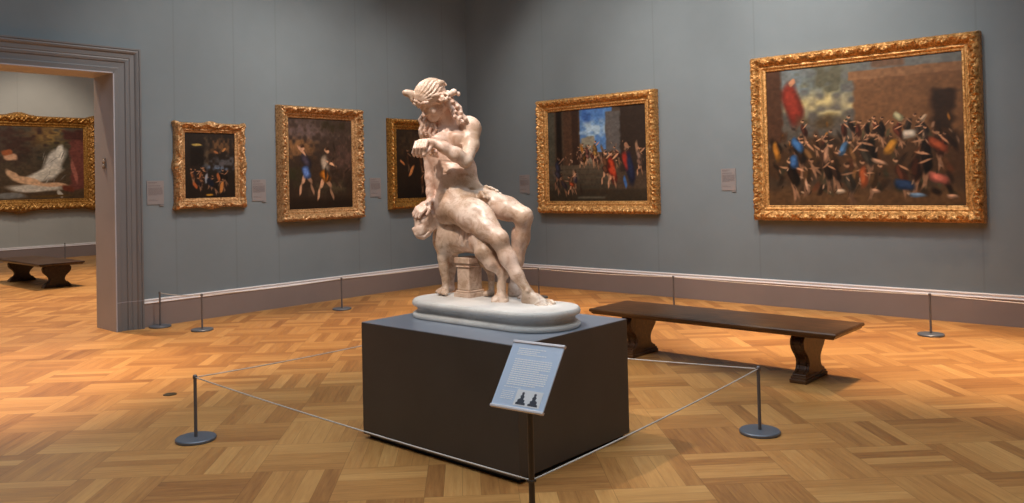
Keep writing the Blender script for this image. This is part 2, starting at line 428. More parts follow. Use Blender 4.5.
M_paint = {}
def paint_mat(name):
    m, nt, b = node_mat(name)
    a = N(nt, 'ShaderNodeAttribute', attribute_name='paint'); f = noise(nt, 9, 5, .65)
    nt.links.new(mix_col(nt, 0.35, a.outputs['Color'], mix_col(nt, 1.0, a.outputs['Color'], ramp(nt, f, [(.3, (.55, .5, .45)), (.7, (1.4, 1.35, 1.3))]), 'MULTIPLY')), b.inputs['Base Color'])
    b.inputs['Roughness'].default_value = 0.42
    b.inputs['Specular IOR Level'].default_value = 0.3
    bump(nt, b, noise(nt, 220, 2), 0.1, 0.001)
    return m
M_canvas = paint_mat('oil_on_canvas')
class Art:
    def __init__(s, w, h, res, seed):
        s.w, s.h = w, h; s.nx, s.nz = int(w / res) + 1, int(h / res) + 1
        x = np.linspace(0, 1, s.nx); z = np.linspace(0, 1, s.nz)      # z = 0 at the TOP
        s.X, s.Z = np.meshgrid(x, z); s.img = np.zeros((s.nz, s.nx, 3)); s.rs = np.random.RandomState(seed)
        s.asp = w / h
        g = s.rs.rand(3, 9, 9)
        s.n1 = s.up(g[0]); s.n2 = s.up(s.rs.rand(24, 24)); s.n3 = s.up(s.rs.rand(60, 60))
    def up(s, g):
        n = g.shape[0] - 1; fx = s.X * n * .999; fz = s.Z * n * .999; ix = fx.astype(int); iz = fz.astype(int); dx = fx - ix; dz = fz - iz
        dx = dx * dx * (3 - 2 * dx); dz = dz * dz * (3 - 2 * dz)
        return (g[iz, ix] * (1 - dx) + g[iz, ix + 1] * dx) * (1 - dz) + (g[iz + 1, ix] * (1 - dx) + g[iz + 1, ix + 1] * dx) * dz
    def mix(s, mask, c):
        c = np.asarray(c, float) / 255
        s.img = s.img * (1 - mask[..., None]) + c * mask[..., None]
    def grad(s, c0, c1):
        for k in range(3): s.img[..., k] = (c0[k] + (c1[k] - c0[k]) * s.Z) / 255
    def rect(s, x0, x1, z0, z1, c, soft=.01, rough=0.0, a=1.0):
        n = (s.n2 - .5) * rough
        m = np.clip((s.X + n - x0) / soft, 0, 1) * np.clip((x1 - s.X + n) / soft, 0, 1) * np.clip((s.Z + n - z0) / soft, 0, 1) * np.clip((z1 - s.Z + n) / soft, 0, 1)
        s.mix(m * a, c)
    def dab(s, x, z, l, w_, ang, c, a=1.0, soft=.35):
        dx = (s.X - x) * s.asp; dz = s.Z - z; ca, sa = math.cos(ang), math.sin(ang)
        p = (dx * ca + dz * sa) / l; q = (-dx * sa + dz * ca + .25 * w_ * np.sin(p * 3)) / w_
        s.mix(np.clip((1 - np.sqrt(p * p + q * q)) / soft, 0, 1) * a, c)
    def cloud(s, x, z, l, w_, c, a=1.0):
        dx = (s.X - x) * s.asp / l; dz = (s.Z - z) / w_
        s.mix(np.clip(1.2 - np.sqrt(dx * dx + dz * dz) + (s.n2 - .5) * 1.4, 0, 1) ** 1.5 * a, c)
    def crowd(s, n, xr, zr, pal, l=(.03, .07), w_=(.012, .028), ang=(0.6, 2.5)):
        R_ = s.rs
        for _ in range(n):
            c = np.array(pal[R_.randint(len(pal))]) * R_.uniform(.6, 1.0)
            s.dab(R_.uniform(*xr), R_.uniform(*zr), R_.uniform(*l), R_.uniform(*w_) * .8, R_.uniform(*ang), np.clip(c, 0, 255), R_.uniform(.55, .95), .6)
    def body(s, x, z, h, top, skirt, lean=.15, stride=.3, skin=(200, 150, 116), arm=-.6):
        # one anonymous painted figure: x,z = waist
        A_ = s.asp; dk = lambda c: np.array(c, float) * .5
        for sg in (-1, 1):
            kx = x + sg * stride * h * .22 / A_
            s.dab((x + kx) / 2, z + h * .17, h * .13, h * .045, PI / 2 - sg * stride, np.array(skin) * (.75 if sg > 0 else 1), 1, .4)
            s.dab(kx + sg * .01, z + h * .36, h * .13, h * .030, PI / 2 - sg * stride * .5, np.array(skin) * (.7 if sg > 0 else .95), 1, .4)
        s.dab(x, z - h * .14, h * .19, h * .105, PI / 2 + lean, dk(top), 1, .4); s.dab(x - .008, z - h * .15, h * .16, h * .075, PI / 2 + lean, top, .95, .7)
        s.dab(x, z + h * .06, h * .13, h * .115, PI / 2 - lean, dk(skirt), 1, .3); s.dab(x - .006, z + h * .05, h * .115, h * .08, PI / 2 - lean, skirt, 1, .6)
        s.dab(x + .06 * h / A_, z + h * .06, h * .11, h * .012, PI / 2 - .2, dk(skirt) * 1.3, .7, .6)
        hx = x - math.sin(lean) * h * .34 / A_ * -1
        s.dab(x + math.cos(arm) * h * .14 / A_, z - h * .22 + math.sin(arm) * h * .14, h * .15, h * .028, arm, skin, 1, .4)
        s.dab(hx, z - h * .37, h * .062, h * .050, 1.3, skin, 1, .4); s.dab(hx + .006, z - h * .40, h * .055, h * .035, .3, (48, 30, 20), .9, .5)
    def folk(s, n, xr, zr, h, cloth, skin=(186, 136, 102)):
        # anonymous little figures: shaded garment, head, an arm and legs
        R_ = s.rs
        zs = np.sort(R_.uniform(zr[0], zr[1], n))
        for z in zs:
            x = R_.uniform(*xr); hh = h * R_.uniform(.8, 1.1); c = np.array(cloth[R_.randint(len(cloth))], float) * R_.uniform(.6, 1.05); ln = R_.uniform(-.5, .5); k = np.array(skin, float) * R_.uniform(.7, 1.1)
            dx = hh * .5 * ln / s.asp
            s.dab(x - dx * .3, z + hh * .36, hh * .26, hh * .045, PI / 2 + ln + .25, k * .8, .9, .5)
            s.dab(x - dx * .5, z + hh * .34, hh * .24, hh * .045, PI / 2 + ln - .25, k * .7, .9, .5)
            s.dab(x, z, hh * .30, hh * .125, PI / 2 + ln, c * .55, 1, .4)
            s.dab(x - .012 / s.asp, z - .006, hh * .25, hh * .07, PI / 2 + ln + .1, c, .9, .6)
            s.dab(x + R_.uniform(-1, 1) * hh * .2 / s.asp, z - hh * .16, hh * .17, hh * .030, R_.uniform(-.9, .9), k, .9, .5)
            s.dab(x + dx * .9, z - hh * .34, hh * .075, hh * .06, 1.2, k, 1, .5)
            s.dab(x + dx * .9 + .004, z - hh * .375, hh * .07, hh * .04, .3, (44, 30, 20), .9, .5)
    def canvas(s, parent, y):
        s.img *= (0.9 + 0.2 * s.n3)[..., None]
        img = np.clip(s.img, 0, 1); L = np.where(img <= .04045, img / 12.92, ((img + .055) / 1.055) ** 2.4)
        V = np.stack([(s.X - .5) * s.w, np.full_like(s.X, y), (.5 - s.Z) * s.h], -1).reshape(-1, 3)
        idx = np.arange(s.nx * s.nz).reshape(s.nz, s.nx)
        F = np.stack([idx[1:, :-1], idx[1:, 1:], idx[:-1, 1:], idx[:-1, :-1]], -1).reshape(-1, 4)
        o = mesh_obj('canvas', V, F, M_canvas, parent)
        at = o.data.color_attributes.new('paint', 'FLOAT_COLOR', 'POINT')
        at.data.foreach_set('color', np.concatenate([L.reshape(-1, 3), np.ones((s.nx * s.nz, 1))], 1).ravel().astype(np.float32))
        return o
def picture(wall, c, z, w, h, bw, bh, depth, kind, amp, mat, label, art, res=0.0075, prof='carved', scallop=0.0, crest=0.0, far=None):
    if wall == 'R': loc, rz = (c, 0.0, z), 0
    elif wall == 'L': loc, rz = (0.0, c, z), PI / 2
    else: loc, rz = (-12.2, c, z), PI / 2
    t = thing('framed_painting', loc, label, 'painting', 'gilt-framed paintings on the walls', rz)
    gilt_frame(t, w, h, bw, bh, depth, kind, amp, mat, res, prof, scallop, crest)
    a = art(w - 2 * bw + .01, h - 2 * bh + .01); a.canvas(t, -depth * .27)
    bk = MB().quadbox(-w / 2 + .06, w / 2 - .06, -depth * .2, -0.002, -h / 2 + .06, h / 2 - .06).build('backing_board', M_trim, t)
    return t

FL = (196, 150, 118); OC = (170, 110, 40); RD = (150, 62, 38); BL = (56, 88, 134); DK = (38, 26, 18); WH = (190, 178, 160); PK = (178, 104, 86); GR = (70, 68, 48); BR = (92, 60, 36)
def art_big(w, h):
    a = Art(w, h, 0.008, 3); a.grad((96, 98, 96), (58, 42, 28))
    a.cloud(.20, .12, .5, .22, (104, 116, 120)); a.cloud(.28, .26, .30, .11, (196, 178, 120)); a.cloud(.36, .08, .22, .14, (84, 82, 66))
    a.rect(.47, 1.1, .07, .62, (104, 72, 46), .02, .015); a.rect(.45, 1.1, .06, .13, (120, 86, 58), .01, .01); a.rect(.56, .74, -.1, .06, (96, 72, 54), .02, .02)
    a.rect(.84, .97, .22, .6, (44, 30, 20), .03, .03); a.rect(-.1, .10, -.1, .55, (70, 46, 32), .02, .02)
    a.rect(-.1, 1.1, .50, .86, (66, 46, 30), .08, .10); a.rect(-.1, 1.1, .84, 1.1, (84, 60, 38), .08, .05)
    a.dab(.15, .26, .19, .085, 1.55, (92, 34, 24)); a.dab(.145, .25, .17, .06, 1.5, (136, 48, 34), .9, .6); a.dab(.15, .10, .03, .03, 0, (170, 120, 90)); a.cloud(.30, .40, .16, .05, (74, 60, 40))
    a.crowd(60, (.04, .97), (.42, .62), [FL, BR, DK, (150, 110, 80), OC, GR, (120, 84, 60)], (.02, .04), (.01, .02))
    a.crowd(90, (.03, .97), (.50, .92), [BR, DK, DK, (110, 60, 36), GR], (.04, .09), (.02, .04))
    a.folk(26, (.04, .97), (.44, .60), .18, [BR, GR, (120, 60, 40), (88, 70, 56), DK])
    a.folk(20, (.04, .97), (.60, .84), .32, [(66, 44, 32), (96, 52, 34), (70, 62, 50), (120, 84, 50), DK])
    for (x, z, l, w_, an, c) in [(.17, .56, .10, .05, 1.2, (64, 108, 160)), (.15, .68, .08, .055, 2.0, (58, 96, 146)), (.42, .60, .09, .035, 2.2, (76, 112, 150)), (.05, .60, .12, .04, 1.5, OC),
                                 (.66, .60, .10, .045, 2.4, (196, 134, 48)), (.75, .52, .07, .05, .4, (196, 184, 166)), (.70, .40, .06, .04, 1.2, (176, 170, 130)), (.88, .60, .12, .05, .8, (150, 72, 44)),
                                 (.52, .80, .12, .045, 1.7, (168, 84, 46)), (.72, .86, .11, .055, .5, (40, 60, 92)), (.78, .93, .09, .022, .1, (120, 148, 176)), (.88, .82, .11, .05, .6, (196, 106, 88)),
                                 (.94, .94, .06, .02, .1, FL), (.40, .90, .06, .025, .1, (204, 176, 148)), (.58, .90, .05, .02, .3, FL), (.82, .42, .05, .018, 2.4, (190, 160, 130)), (.33, .64, .10, .03, 1.8, (176, 130, 100)), (.22, .86, .09, .02, 1.4, FL), (.60, .70, .09, .022, .4, FL)]:
        a.dab(x, z, l * .75, w_ * .8, an, np.array(c) * .62, 1, .4); a.dab(x - .004, z - .008, l * .62, w_ * .55, an + .1, c, .95, .6)
    a.crowd(60, (.05, .95), (.5, .92), [FL, (210, 170, 138), DK, (60, 40, 26)], (.012, .03), (.006, .012))
    return a
def art_med(w, h):
    a = Art(w, h, 0.008, 5); a.grad((78, 64, 52), (70, 56, 44))
    a.rect(.34, .68, -.1, .48, (84, 124, 178), .01); a.cloud(.50, .22, .20, .12, (160, 186, 206)); a.cloud(.45, .06, .2, .08, (60, 96, 160))
    a.rect(.34, .50, .30, .6, (132, 128, 112), .02, .03); a.rect(.60, .78, .04, .52, (88, 84, 82), .015, .01); a.rect(.74, 1.1, -.1, .7, (48, 38, 32), .02, .02)
    a.rect(-.1, .08, -.1, .8, (74, 72, 62), .02); a.rect(.08, .16, -.1, .8, (30, 24, 20), .02); a.rect(.16, .34, -.1, .62, (78, 56, 42), .02); a.rect(.25, .34, -.1, .62, (56, 40, 32), .02)
    for k in range(5): a.rect(-.1, .70, .60 + .055 * k, .655 + .055 * k, (86 - 6 * k, 76 - 5 * k, 62 - 4 * k), .01)
    a.rect(-.1, 1.1, .86, 1.1, (52, 44, 34), .03); a.rect(.30, .60, .94, .98, (92, 88, 76), .02)
    a.folk(16, (.32, .95), (.46, .56), .20, [OC, (120, 70, 60), (110, 90, 70), (84, 60, 50)]); a.crowd(16, (.30, .95), (.42, .62), [FL, OC, (120, 96, 80), BR, (128, 66, 50), DK], (.05, .09), (.02, .034), (1.2, 1.9))
    a.folk(5, (.06, .32), (.66, .82), .24, [(70, 64, 80), (120, 64, 40), (90, 76, 66)]); a.crowd(8, (.04, .35), (.58, .88), [DK, FL, BR, (110, 100, 96)], (.05, .09), (.018, .03), (1.2, 1.9))
    a.body(.93, .58, .34, (140, 112, 98), (120, 90, 76), 0, .2, (176, 130, 100)); a.body(.42, .50, .26, (118, 70, 62), (140, 92, 80), .1, .2); a.body(.50, .47, .28, (150, 112, 62), (160, 120, 66), 0, .2); a.body(.36, .54, .22, (150, 110, 90), (90, 60, 50), .3, .3)
    a.body(.10, .68, .40, (58, 60, 80), (66, 62, 74), .1, .3, (120, 88, 70)); a.body(.25, .80, .28, (120, 90, 70), (172, 76, 40), .5, .6); a.body(.60, .64, .40, (110, 72, 50), (96, 60, 44), 0, .4)
    a.dab(.665, .70, .15, .055, 1.4, (84, 28, 20)); a.body(.66, .66, .44, (176, 62, 38), (168, 58, 36), -.1, .3); a.dab(.675, .66, .12, .035, 1.5, (188, 70, 42), .9, .6)
    a.dab(.835, .66, .21, .065, 1.5, (26, 28, 44)); a.dab(.80, .58, .12, .05, 1.5, (150, 48, 38), 1, .5); a.dab(.84, .64, .17, .045, 1.55, (36, 42, 66), 1, .6); a.dab(.79, .80, .08, .022, 1.5, (60, 96, 150)); a.dab(.81, .42, .04, .030, 1.5, (150, 108, 84))
    a.crowd(26, (.05, .97), (.36, .60), [(206, 166, 136), (190, 140, 110)], (.014, .02), (.010, .014), (0, 3))
    return a
def art_p1(w, h):
    a = Art(w, h, 0.008, 7); a.grad((40, 34, 30), (30, 22, 16))
    a.rect(.1, .38, .22, .52, (26, 20, 16), .03); a.dab(.24, .19, .10, .02, .1, (176, 150, 80)); a.rect(.38, .50, .05, .55, (96, 78, 58), .06, .06, .7)
    a.cloud(.68, .54, .24, .06, (92, 110, 134)); a.cloud(.80, .45, .26, .10, (74, 72, 74)); a.cloud(.72, .20, .2, .12, (110, 78, 50), .8)
    a.folk(14, (.12, .85), (.62, .82), .26, [(150, 92, 56), (96, 60, 40), (60, 50, 60), (130, 70, 40), DK])
    for (x, z, l, w_, an, c) in [(.42, .70, .09, .03, 1.8, (130, 132, 140)), (.50, .76, .09, .06, 1.4, (18, 22, 34)), (.72, .84, .11, .035, 1.9, (182, 116, 60)), (.66, .68, .08, .03, 1.5, (150, 84, 44)), (.20, .80, .07, .03, 1.2, (160, 84, 44)), (.48, .95, .07, .018, .1, (170, 120, 40)), (.78, .26, .05, .02, 2.5, (176, 120, 70)), (.62, .30, .05, .02, .6, (150, 96, 60))]:
        a.dab(x, z, l, w_, an, c)
    return a
def art_p2(w, h):
    a = Art(w, h, 0.008, 11); a.grad((66, 52, 44), (44, 32, 22))
    a.cloud(.35, .12, .5, .14, (100, 82, 78)); a.cloud(.14, .34, .3, .12, (126, 90, 58)); a.cloud(.85, .45, .26, .2, (90, 66, 58), .8); a.cloud(.72, .08, .3, .09, (52, 42, 28)); a.cloud(.12, .62, .2, .12, (48, 46, 28))
    a.rect(.3, .9, .68, .84, (70, 62, 44), .08, .1); a.rect(-.1, 1.1, .86, 1.1, (34, 24, 16), .06, .04)
    a.cloud(.45, .60, .28, .26, (58, 42, 32), .7)
    a.body(.27, .56, .62, (70, 62, 74), (96, 126, 190), -.25, .5, (196, 148, 116), -2.3)
    a.body(.56, .60, .66, (190, 168, 146), (190, 112, 36), .12, .55, (210, 158, 122), .5)
    a.crowd(18, (.55, .98), (.30, .75), [(70, 50, 38), (100, 76, 60), (50, 36, 26)], (.05, .1), (.015, .03), (0, 3))
    return a
def art_p3(w, h):
    a = Art(w, h, 0.009, 13); a.grad((48, 36, 26), (34, 24, 16))
    a.cloud(.4, .2, .4, .2, (62, 48, 34)); a.rect(-.1, 1.1, .8, 1.1, (28, 20, 14), .1, .05)
    a.folk(9, (.05, .95), (.35, .75), .36, [(130, 80, 48), (96, 62, 40), (70, 48, 34)])
    a.dab(.30, .60, .11, .03, 2.2, (196, 126, 74)); a.dab(.12, .48, .07, .02, .8, (182, 112, 66)); a.dab(.85, .32, .10, .04, 1.4, (180, 130, 92))
    return a
def art_far(w, h):
    a = Art(w, h, 0.012, 17); a.X = (a.X - .36) / .64; a.asp *= .64; a.grad((74, 66, 56), (80, 62, 44))
    a.cloud(.55, .18, .4, .22, (170, 132, 70)); a.cloud(.66, .30, .4, .18, (66, 62, 48)); a.cloud(.2, .25, .5, .3, (64, 44, 36)); a.cloud(.60, .45, .35, .16, (58, 54, 44))
    a.rect(.82, 1.1, .06, .9, (110, 62, 54), .04, .06); a.rect(.72, 1.1, .02, .2, (74, 44, 38), .04, .05)
    for (x, z, l, w_, an, c) in [(.62, .52, .30, .14, 2.3, (196, 188, 176)), (.70, .36, .14, .06, 1.9, (214, 206, 192)), (.50, .66, .30, .09, 2.9, (206, 196, 180)), (.42, .84, .42, .07, .05, (198, 186, 170)), (.30, .74, .26, .06, .35, (212, 168, 130)), (.62, .80, .22, .035, .1, (206, 162, 126)),
                                 (.14, .66, .12, .05, .8, (206, 164, 128)), (.12, .42, .10, .06, .4, (196, 150, 118)), (.08, .36, .08, .05, .2, (150, 84, 50)), (.88, .62, .20, .035, 1.4, (160, 96, 82)), (.80, .86, .10, .05, .6, (110, 56, 40)), (.70, .93, .07, .035, 1.2, (190, 180, 166)), (.10, .94, .24, .05, .1, (120, 116, 110)), (.60, .96, .3, .02, 0, (90, 66, 34))]:
        a.dab(x, z, l, w_, an, c)
    a.crowd(12, (.5, .8), (.3, .75), [(228, 220, 206), (170, 160, 148)], (.05, .1), (.008, .014), (1.7, 2.6))
    a.X = a.X * .64 + .36
    return a

picture('R', 6.376, 2.075, 2.555, 2.02, 0.185, 0.185, 0.15, 'acanthus', 0.056, M_gold,
        'largest gilt-framed painting, crowded figures in red, blue and ochre, at the right of the photo', art_big, 0.0075, 'carved', 0.008)
picture('R', 2.642, 1.985, 2.115, 1.72, 0.185, 0.185, 0.15, 'leafy', 0.052, M_gold,
        'gilt-framed painting with a patch of bright blue sky, hanging right of the statue', art_med, 0.0085, 'carved', 0.022)
picture('L', -4.612, 1.905, 0.93, 1.06, 0.135, 0.125, 0.11, 'scroll', 0.036, M_gold2,
        'smallest square painting in pale worn gilt frame, nearest the doorway', art_p1, 0.006, 'carved', 0.012, 0.008)
picture('L', -2.966, 1.93, 1.385, 1.58, 0.165, 0.165, 0.15, 'acanthus', 0.052, M_gold2,
        'upright gilt-framed painting of figures in blue and orange, middle of the left wall', art_p2, 0.0075, 'deep', 0.010)
picture('L', -1.090, 1.93, 1.33, 1.39, 0.165, 0.165, 0.13, 'leafy', 0.034, M_gold3,
        'dark painting in an old gilt frame partly hidden behind the statue near the corner', art_p3, 0.009, 'deep', 0.006)
picture('F', -2.99, 2.345, 3.45, 2.30, 0.27, 0.27, 0.17, 'scroll', 0.045, M_gold3,
        'large painting in the next gallery with white drapery, seen through the doorway', art_far, 0.012, 'deep', 0.035, 0.05)

# ------------------------------------------------------------------ wall labels
M_card = simple_mat('label_card', lin(134, 128, 128), 0.6, 0, 0.02)
M_cardtxt = simple_mat('label_print', lin(104, 94, 95), 0.7, 0, 0.02)
def wall_label(wall, c, label, z=1.58):
    loc, rz = ((c, 0, z), 0) if wall == 'R' else ((0, c, z), PI / 2)
    t = thing('wall_label', loc, label, 'label', 'text cards beside the paintings', rz)
    MB().quadbox(-.102, .102, -.010, 0, -.142, .142).build('card', M_card, t, .001)
    m = MB(); R_ = random.Random(int(abs(c) * 100))
    def line(x0, x1, z_, hh=.0034):
        x = x0
        while x < x1 - .004:
            wd = min(R_.uniform(.008, .022), x1 - x); m.quadbox(x, x + wd, -.0112, -.0098, z_, z_ + hh); x += wd + .004
    line(-.085, .02, .118, .006); line(-.085, .00, .105); line(-.085, .06, .078, .006); m.build('heading_lines', M_cardtxt, t); m = MB()
    for k in range(11): line(-.085, .085 if k < 10 else .02, .055 - .0085 * k)
    line(-.085, -.01, -.085); line(-.085, .03, -.095)
    m.build('paragraph_lines', M_cardtxt, t)
    MB().quadbox(.045, .10, -.014, 0, -.160, -.146).build('number_tab', M_card, t, .001)
wall_label('L', -5.30, 'small grey text card on the wall between doorway casing and smallest painting')
wall_label('L', -3.925, 'small grey text card between the smallest painting and the upright painting')
wall_label('L', -1.985, 'small grey text card left of the half-hidden dark painting')
wall_label('R', 1.235, 'small text card left of the blue sky painting, beside the statue')
wall_label('R', 4.72, 'pale text card between the two paintings on the right wall')

# ------------------------------------------------------------------ display plinth
PX0, PX1, PY0, PY1, PH = 5.458, 6.783, -6.492, -5.455, 0.735
M_pl, nt, b = node_mat('dark_grey_plinth_paint')
nt.links.new(ramp(nt, noise(nt, 3, 5), [(.3, lin(70, 66, 64)), (.7, lin(77, 73, 71))]), b.inputs['Base Color'])
b.inputs['Roughness'].default_value = 0.42
pl = thing('display_plinth', ((PX0 + PX1) / 2, (PY0 + PY1) / 2, 0), 'large dark grey display plinth box carrying the marble statue', 'plinth')
hx, hy = (PX1 - PX0) / 2, (PY1 - PY0) / 2
MB().quadbox(-hx, hx, -hy, hy, 0.028, PH - .003).build('plinth_body', M_pl, pl, 0.003)
M_pt, nt, b = node_mat('plinth_top_sheen')  # thin added top; its blue-grey colour stands in for reflected skylight
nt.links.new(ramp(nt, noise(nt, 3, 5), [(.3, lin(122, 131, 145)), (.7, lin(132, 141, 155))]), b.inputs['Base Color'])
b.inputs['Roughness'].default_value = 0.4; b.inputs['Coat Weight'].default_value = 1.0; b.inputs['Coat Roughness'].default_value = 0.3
MB().quadbox(-hx + .002, hx - .002, -hy + .002, hy - .002, PH - .003, PH).build('top_sheen_panel', M_pt, pl)['label'] = 'top surface with a cool sheen put into its blue-grey colour'

MB().quadbox(-hx + .03, hx - .03, -hy + .03, hy - .03, 0.0, 0.0285).build('recessed_foot', simple_mat('black_kick', (0.01, 0.01, 0.01), .8), pl)

# ------------------------------------------------------------------ benches
def wood_mat(name, c0, c1, c2, rough=.35):
    m, nt, b = node_mat(name)
    tc = N(nt, 'ShaderNodeTexCoord'); mp = N(nt, 'ShaderNodeMapping'); mp.inputs['Scale'].default_value = (1.2, 12, 12)
    nt.links.new(tc.outputs['Object'], mp.inputs[0])
    f = noise(nt, 2.5, 6, .65, mp.outputs[0]); g = noise(nt, 1.6, 3)
    f2 = math_node(nt, 'ADD', math_node(nt, 'MULTIPLY', f, .6), math_node(nt, 'MULTIPLY', g, .4))
    nt.links.new(ramp(nt, f2, [(.35, c0), (.5, c1), (.66, c2)]), b.inputs['Base Color'])
    b.inputs['Roughness'].default_value = rough
    return m
M_wood = wood_mat('dark_walnut', lin(48, 29, 15), lin(84, 54, 30), lin(122, 86, 50), .36)
M_woodleg = wood_mat('dark_walnut_leg', lin(40, 23, 12), lin(70, 43, 24), lin(98, 66, 38), .4)
M_wood2 = wood_mat('very_dark_walnut', lin(30, 18, 14), lin(52, 34, 26), lin(84, 62, 50), .3)
def bench(loc, label, L, W, H, legx, mt, ml, ys=.92):
    t = thing('museum_bench', loc, label, 'bench', 'dark wooden gallery benches')
    # top board with an ogee edge
    prof = [(0, -.052), (.012, -.052), (.022, -.044), (.026, -.034), (.034, -.030), (.040, -.022), (.040, -.010), (.034, -.002), (.026, 0)]
    m = MB(); rings = []
    for off, z in prof:
        xx, yy = L / 2 - .04 + off, W / 2 - .04 + off
        rings.append([(-xx, -yy, H + z), (xx, -yy, H + z), (xx, yy, H + z), (-xx, yy, H + z)])
    for r in rings: m.v += r
    for k in range(len(rings) - 1):
        for i in range(4): m.f.append((k * 4 + i, k * 4 + (i + 1) % 4, k * 4 + 4 + (i + 1) % 4, k * 4 + 4 + i))
    m.f.append((3, 2, 1, 0)); m.f.append(tuple(4 * (len(rings) - 1) + i for i in range(4)))
    m.build('bench_top', mt, t)
    HB = H - .052
    half = [(.225, 0), (.228, .030), (.215, .036), (.205, .050), (.208, .062), (.190, .072), (.160, .080), (.140, .095), (.128, .120), (.124, .145), (.130, .170), (.148, .195),
            (.176, .220), (.205, .245), (.226, .270), (.236, .295), (.238, .318), (.230, .338), (.215, .352), (.212, HB - .018), (.222, HB - .016), (.222, HB)]
    for sx in (-1, 1):
        m = MB(); pts = [(y * ys, z) for y, z in half] + [(-y * ys, z) for y, z in reversed(half)]
        m.prism(pts, 'x', -.055, .055)
        leg = m.build('leg', ml, t, .006, loc=(sx * legx, 0, 0))
        # applied moulded foot and raised edge ridges
        e = MB(); e.quadbox(-.068, .068, -.238 * ys, .238 * ys, 0, .028); e.quadbox(-.062, .062, -.226 * ys, .226 * ys, .028, .048)
        e.build('foot_moulding', ml, leg, .006)
        for sy in (-1, 1):
            for dx in (-.03, .03):
                MB().tube([(dx, sy * (y * ys + .001), z) for y, z in half[5:20]], .008, 6).build('edge_ridge', ml, leg, smooth=True)
    a = MB(); a.quadbox(-legx, legx, -.03, .03, HB - .045, HB); a.build('stretcher', ml, t, .004)
    return t
bench((6.275, -3.345, 0), 'long dark walnut bench with lyre-shaped legs behind the plinth', 2.25, 0.62, 0.43, 0.79, M_wood, M_woodleg)
bench((-6.35, -4.50, 0), 'dark bench standing in the next gallery, seen through the doorway', 2.25, 0.72, 0.43, 0.86, M_wood2, M_wood2)

# ------------------------------------------------------------------ low rope barriers
M_post = simple_mat('grey_metal_post', lin(108, 105, 107), 0.42, 0.3, .05)
M_pbase = simple_mat('blue_grey_metal_base', lin(104, 112, 124), 0.42, 0.35, .05)
M_rope = simple_mat('pale_elastic_cord', lin(205, 198, 190), 0.6, 0, .04)
def post(x, y, label, r=0.122, h=0.405):
    t = thing('barrier_post', (x, y, 0), label, 'barrier post', 'low rope barrier posts on the parquet')
    MB().lathe([(r - .004, 0), (r, .004), (r, .016), (r - .005, .021), (.02, .023)], n=48).build('base', M_pbase, t, smooth=True)
    MB().lathe([(.0105, .02), (.0105, h - .012)], n=16).build('pole', M_post, t, smooth=True)
    MB().lathe([(.013, h - .014), (.014, h - .010), (.014, h + .006), (.008, h + .012)], n=16).build('cap', M_post, t, smooth=True)
    return t
def rope(a, b, label, sag=0.012, h0=.4, h1=.4, r=.0038):
    pts = []; L_ = math.hypot(b[0] - a[0], b[1] - a[1]); e_ = .0165 / L_
    a, b = (a[0] + (b[0] - a[0]) * e_, a[1] + (b[1] - a[1]) * e_), (b[0] - (b[0] - a[0]) * e_, b[1] - (b[1] - a[1]) * e_)
    for i in range(17):
        q = i / 16
        pts.append((a[0] + (b[0] - a[0]) * q, a[1] + (b[1] - a[1]) * q, h0 + (h1 - h0) * q - sag * 4 * q * (1 - q)))
    c = Vector(pts[0]); o = MB().tube([Vector(p) - c for p in pts], r, 8).build('barrier_rope', M_rope, None, smooth=True, loc=c)
    return tag(o, label, 'rope', 'thin cords strung between the low posts')
PA, PB_, PC, PD = (4.63, -7.185), (7.376, -4.891), (4.67, -5.50), (7.518, -7.245)
post(*PA, 'low barrier post on the parquet left of the plinth', .125)
post(*PB_, 'low barrier post right of the plinth, in front of the bench', .125)
post(*PC, 'low barrier post hidden behind the plinth', .125)
rope(PA, PD, 'thin cord from left post to the text stand across the plinth front', .012, .4, .405)
rope(PD, PB_, 'thin cord from the text stand to the right post', .012, .405, .4)
rope(PB_, PC, 'thin cord from the right post back behind the plinth', .012)
rope(PA, PC, 'thin cord running from the left post towards the back of the plinth', .012)
W1, W2, W3, W4 = (0.135, -5.325), (0.787, -5.144), (0.861, -3.262), (0.86, -1.0)
W5, W6, W7, W8 = (2.35, -1.038), (4.423, -0.940), (7.329, -0.965), (10.3, -1.15)
post(*W1, 'low post against the baseboard beside the doorway casing')
post(*W2, 'second low post from the doorway, standing out from the left wall')
post(*W3, 'low post on the left side below the upright painting')
post(*W4, 'low post in the room corner hidden behind the statue')
post(*W5, 'low post behind the marble foot below the blue sky painting')
post(*W6, 'low post just behind the left end of the long bench')
post(*W7, 'low post on the right below the largest painting')
post(*W8, 'low post beyond the right edge along the right wall')
for p, q, l in [(W1, W2, 'short cord between the two posts beside the doorway'), (W2, W3, 'cord along the left wall below the two smaller paintings'), (W3, W4, 'cord along the left wall running into the corner'),
                (W4, W5, 'cord crossing the room corner behind the statue'), (W5, W6, 'cord along the right wall behind the left end of the bench'), (W6, W7, 'cord along the right wall behind the long bench'), (W7, W8, 'cord leaving the photo at the right edge')]:
    rope(p, q, l, .015, r=.0048)
post(-11.3, -2.3, 'low post by the far wall of the next gallery', .12)
post(-11.3, -5.2, 'low post of the next gallery hidden left of the doorway view', .12)
post(-11.3, 0.6, 'low post of the next gallery hidden behind the wall', .12)
rope((-11.3, -2.3), (-11.3, -5.2), 'cord along the far wall of the next gallery, left of its post', .015)
rope((-11.3, -2.3), (-11.3, 0.6), 'cord along the far wall of the next gallery, right of its post', .015)

# floor socket plate
fp = MB().lathe([(.052, 0.0), (.052, .003), (.045, .005)], n=24).build('floor_plate', simple_mat('dull_bronze', lin(84, 72, 48), .4, .5), None, .0, True, loc=(3.345, -6.741, 0))
tag(fp, 'small dark metal floor plate set in the parquet at left', 'floor plate')

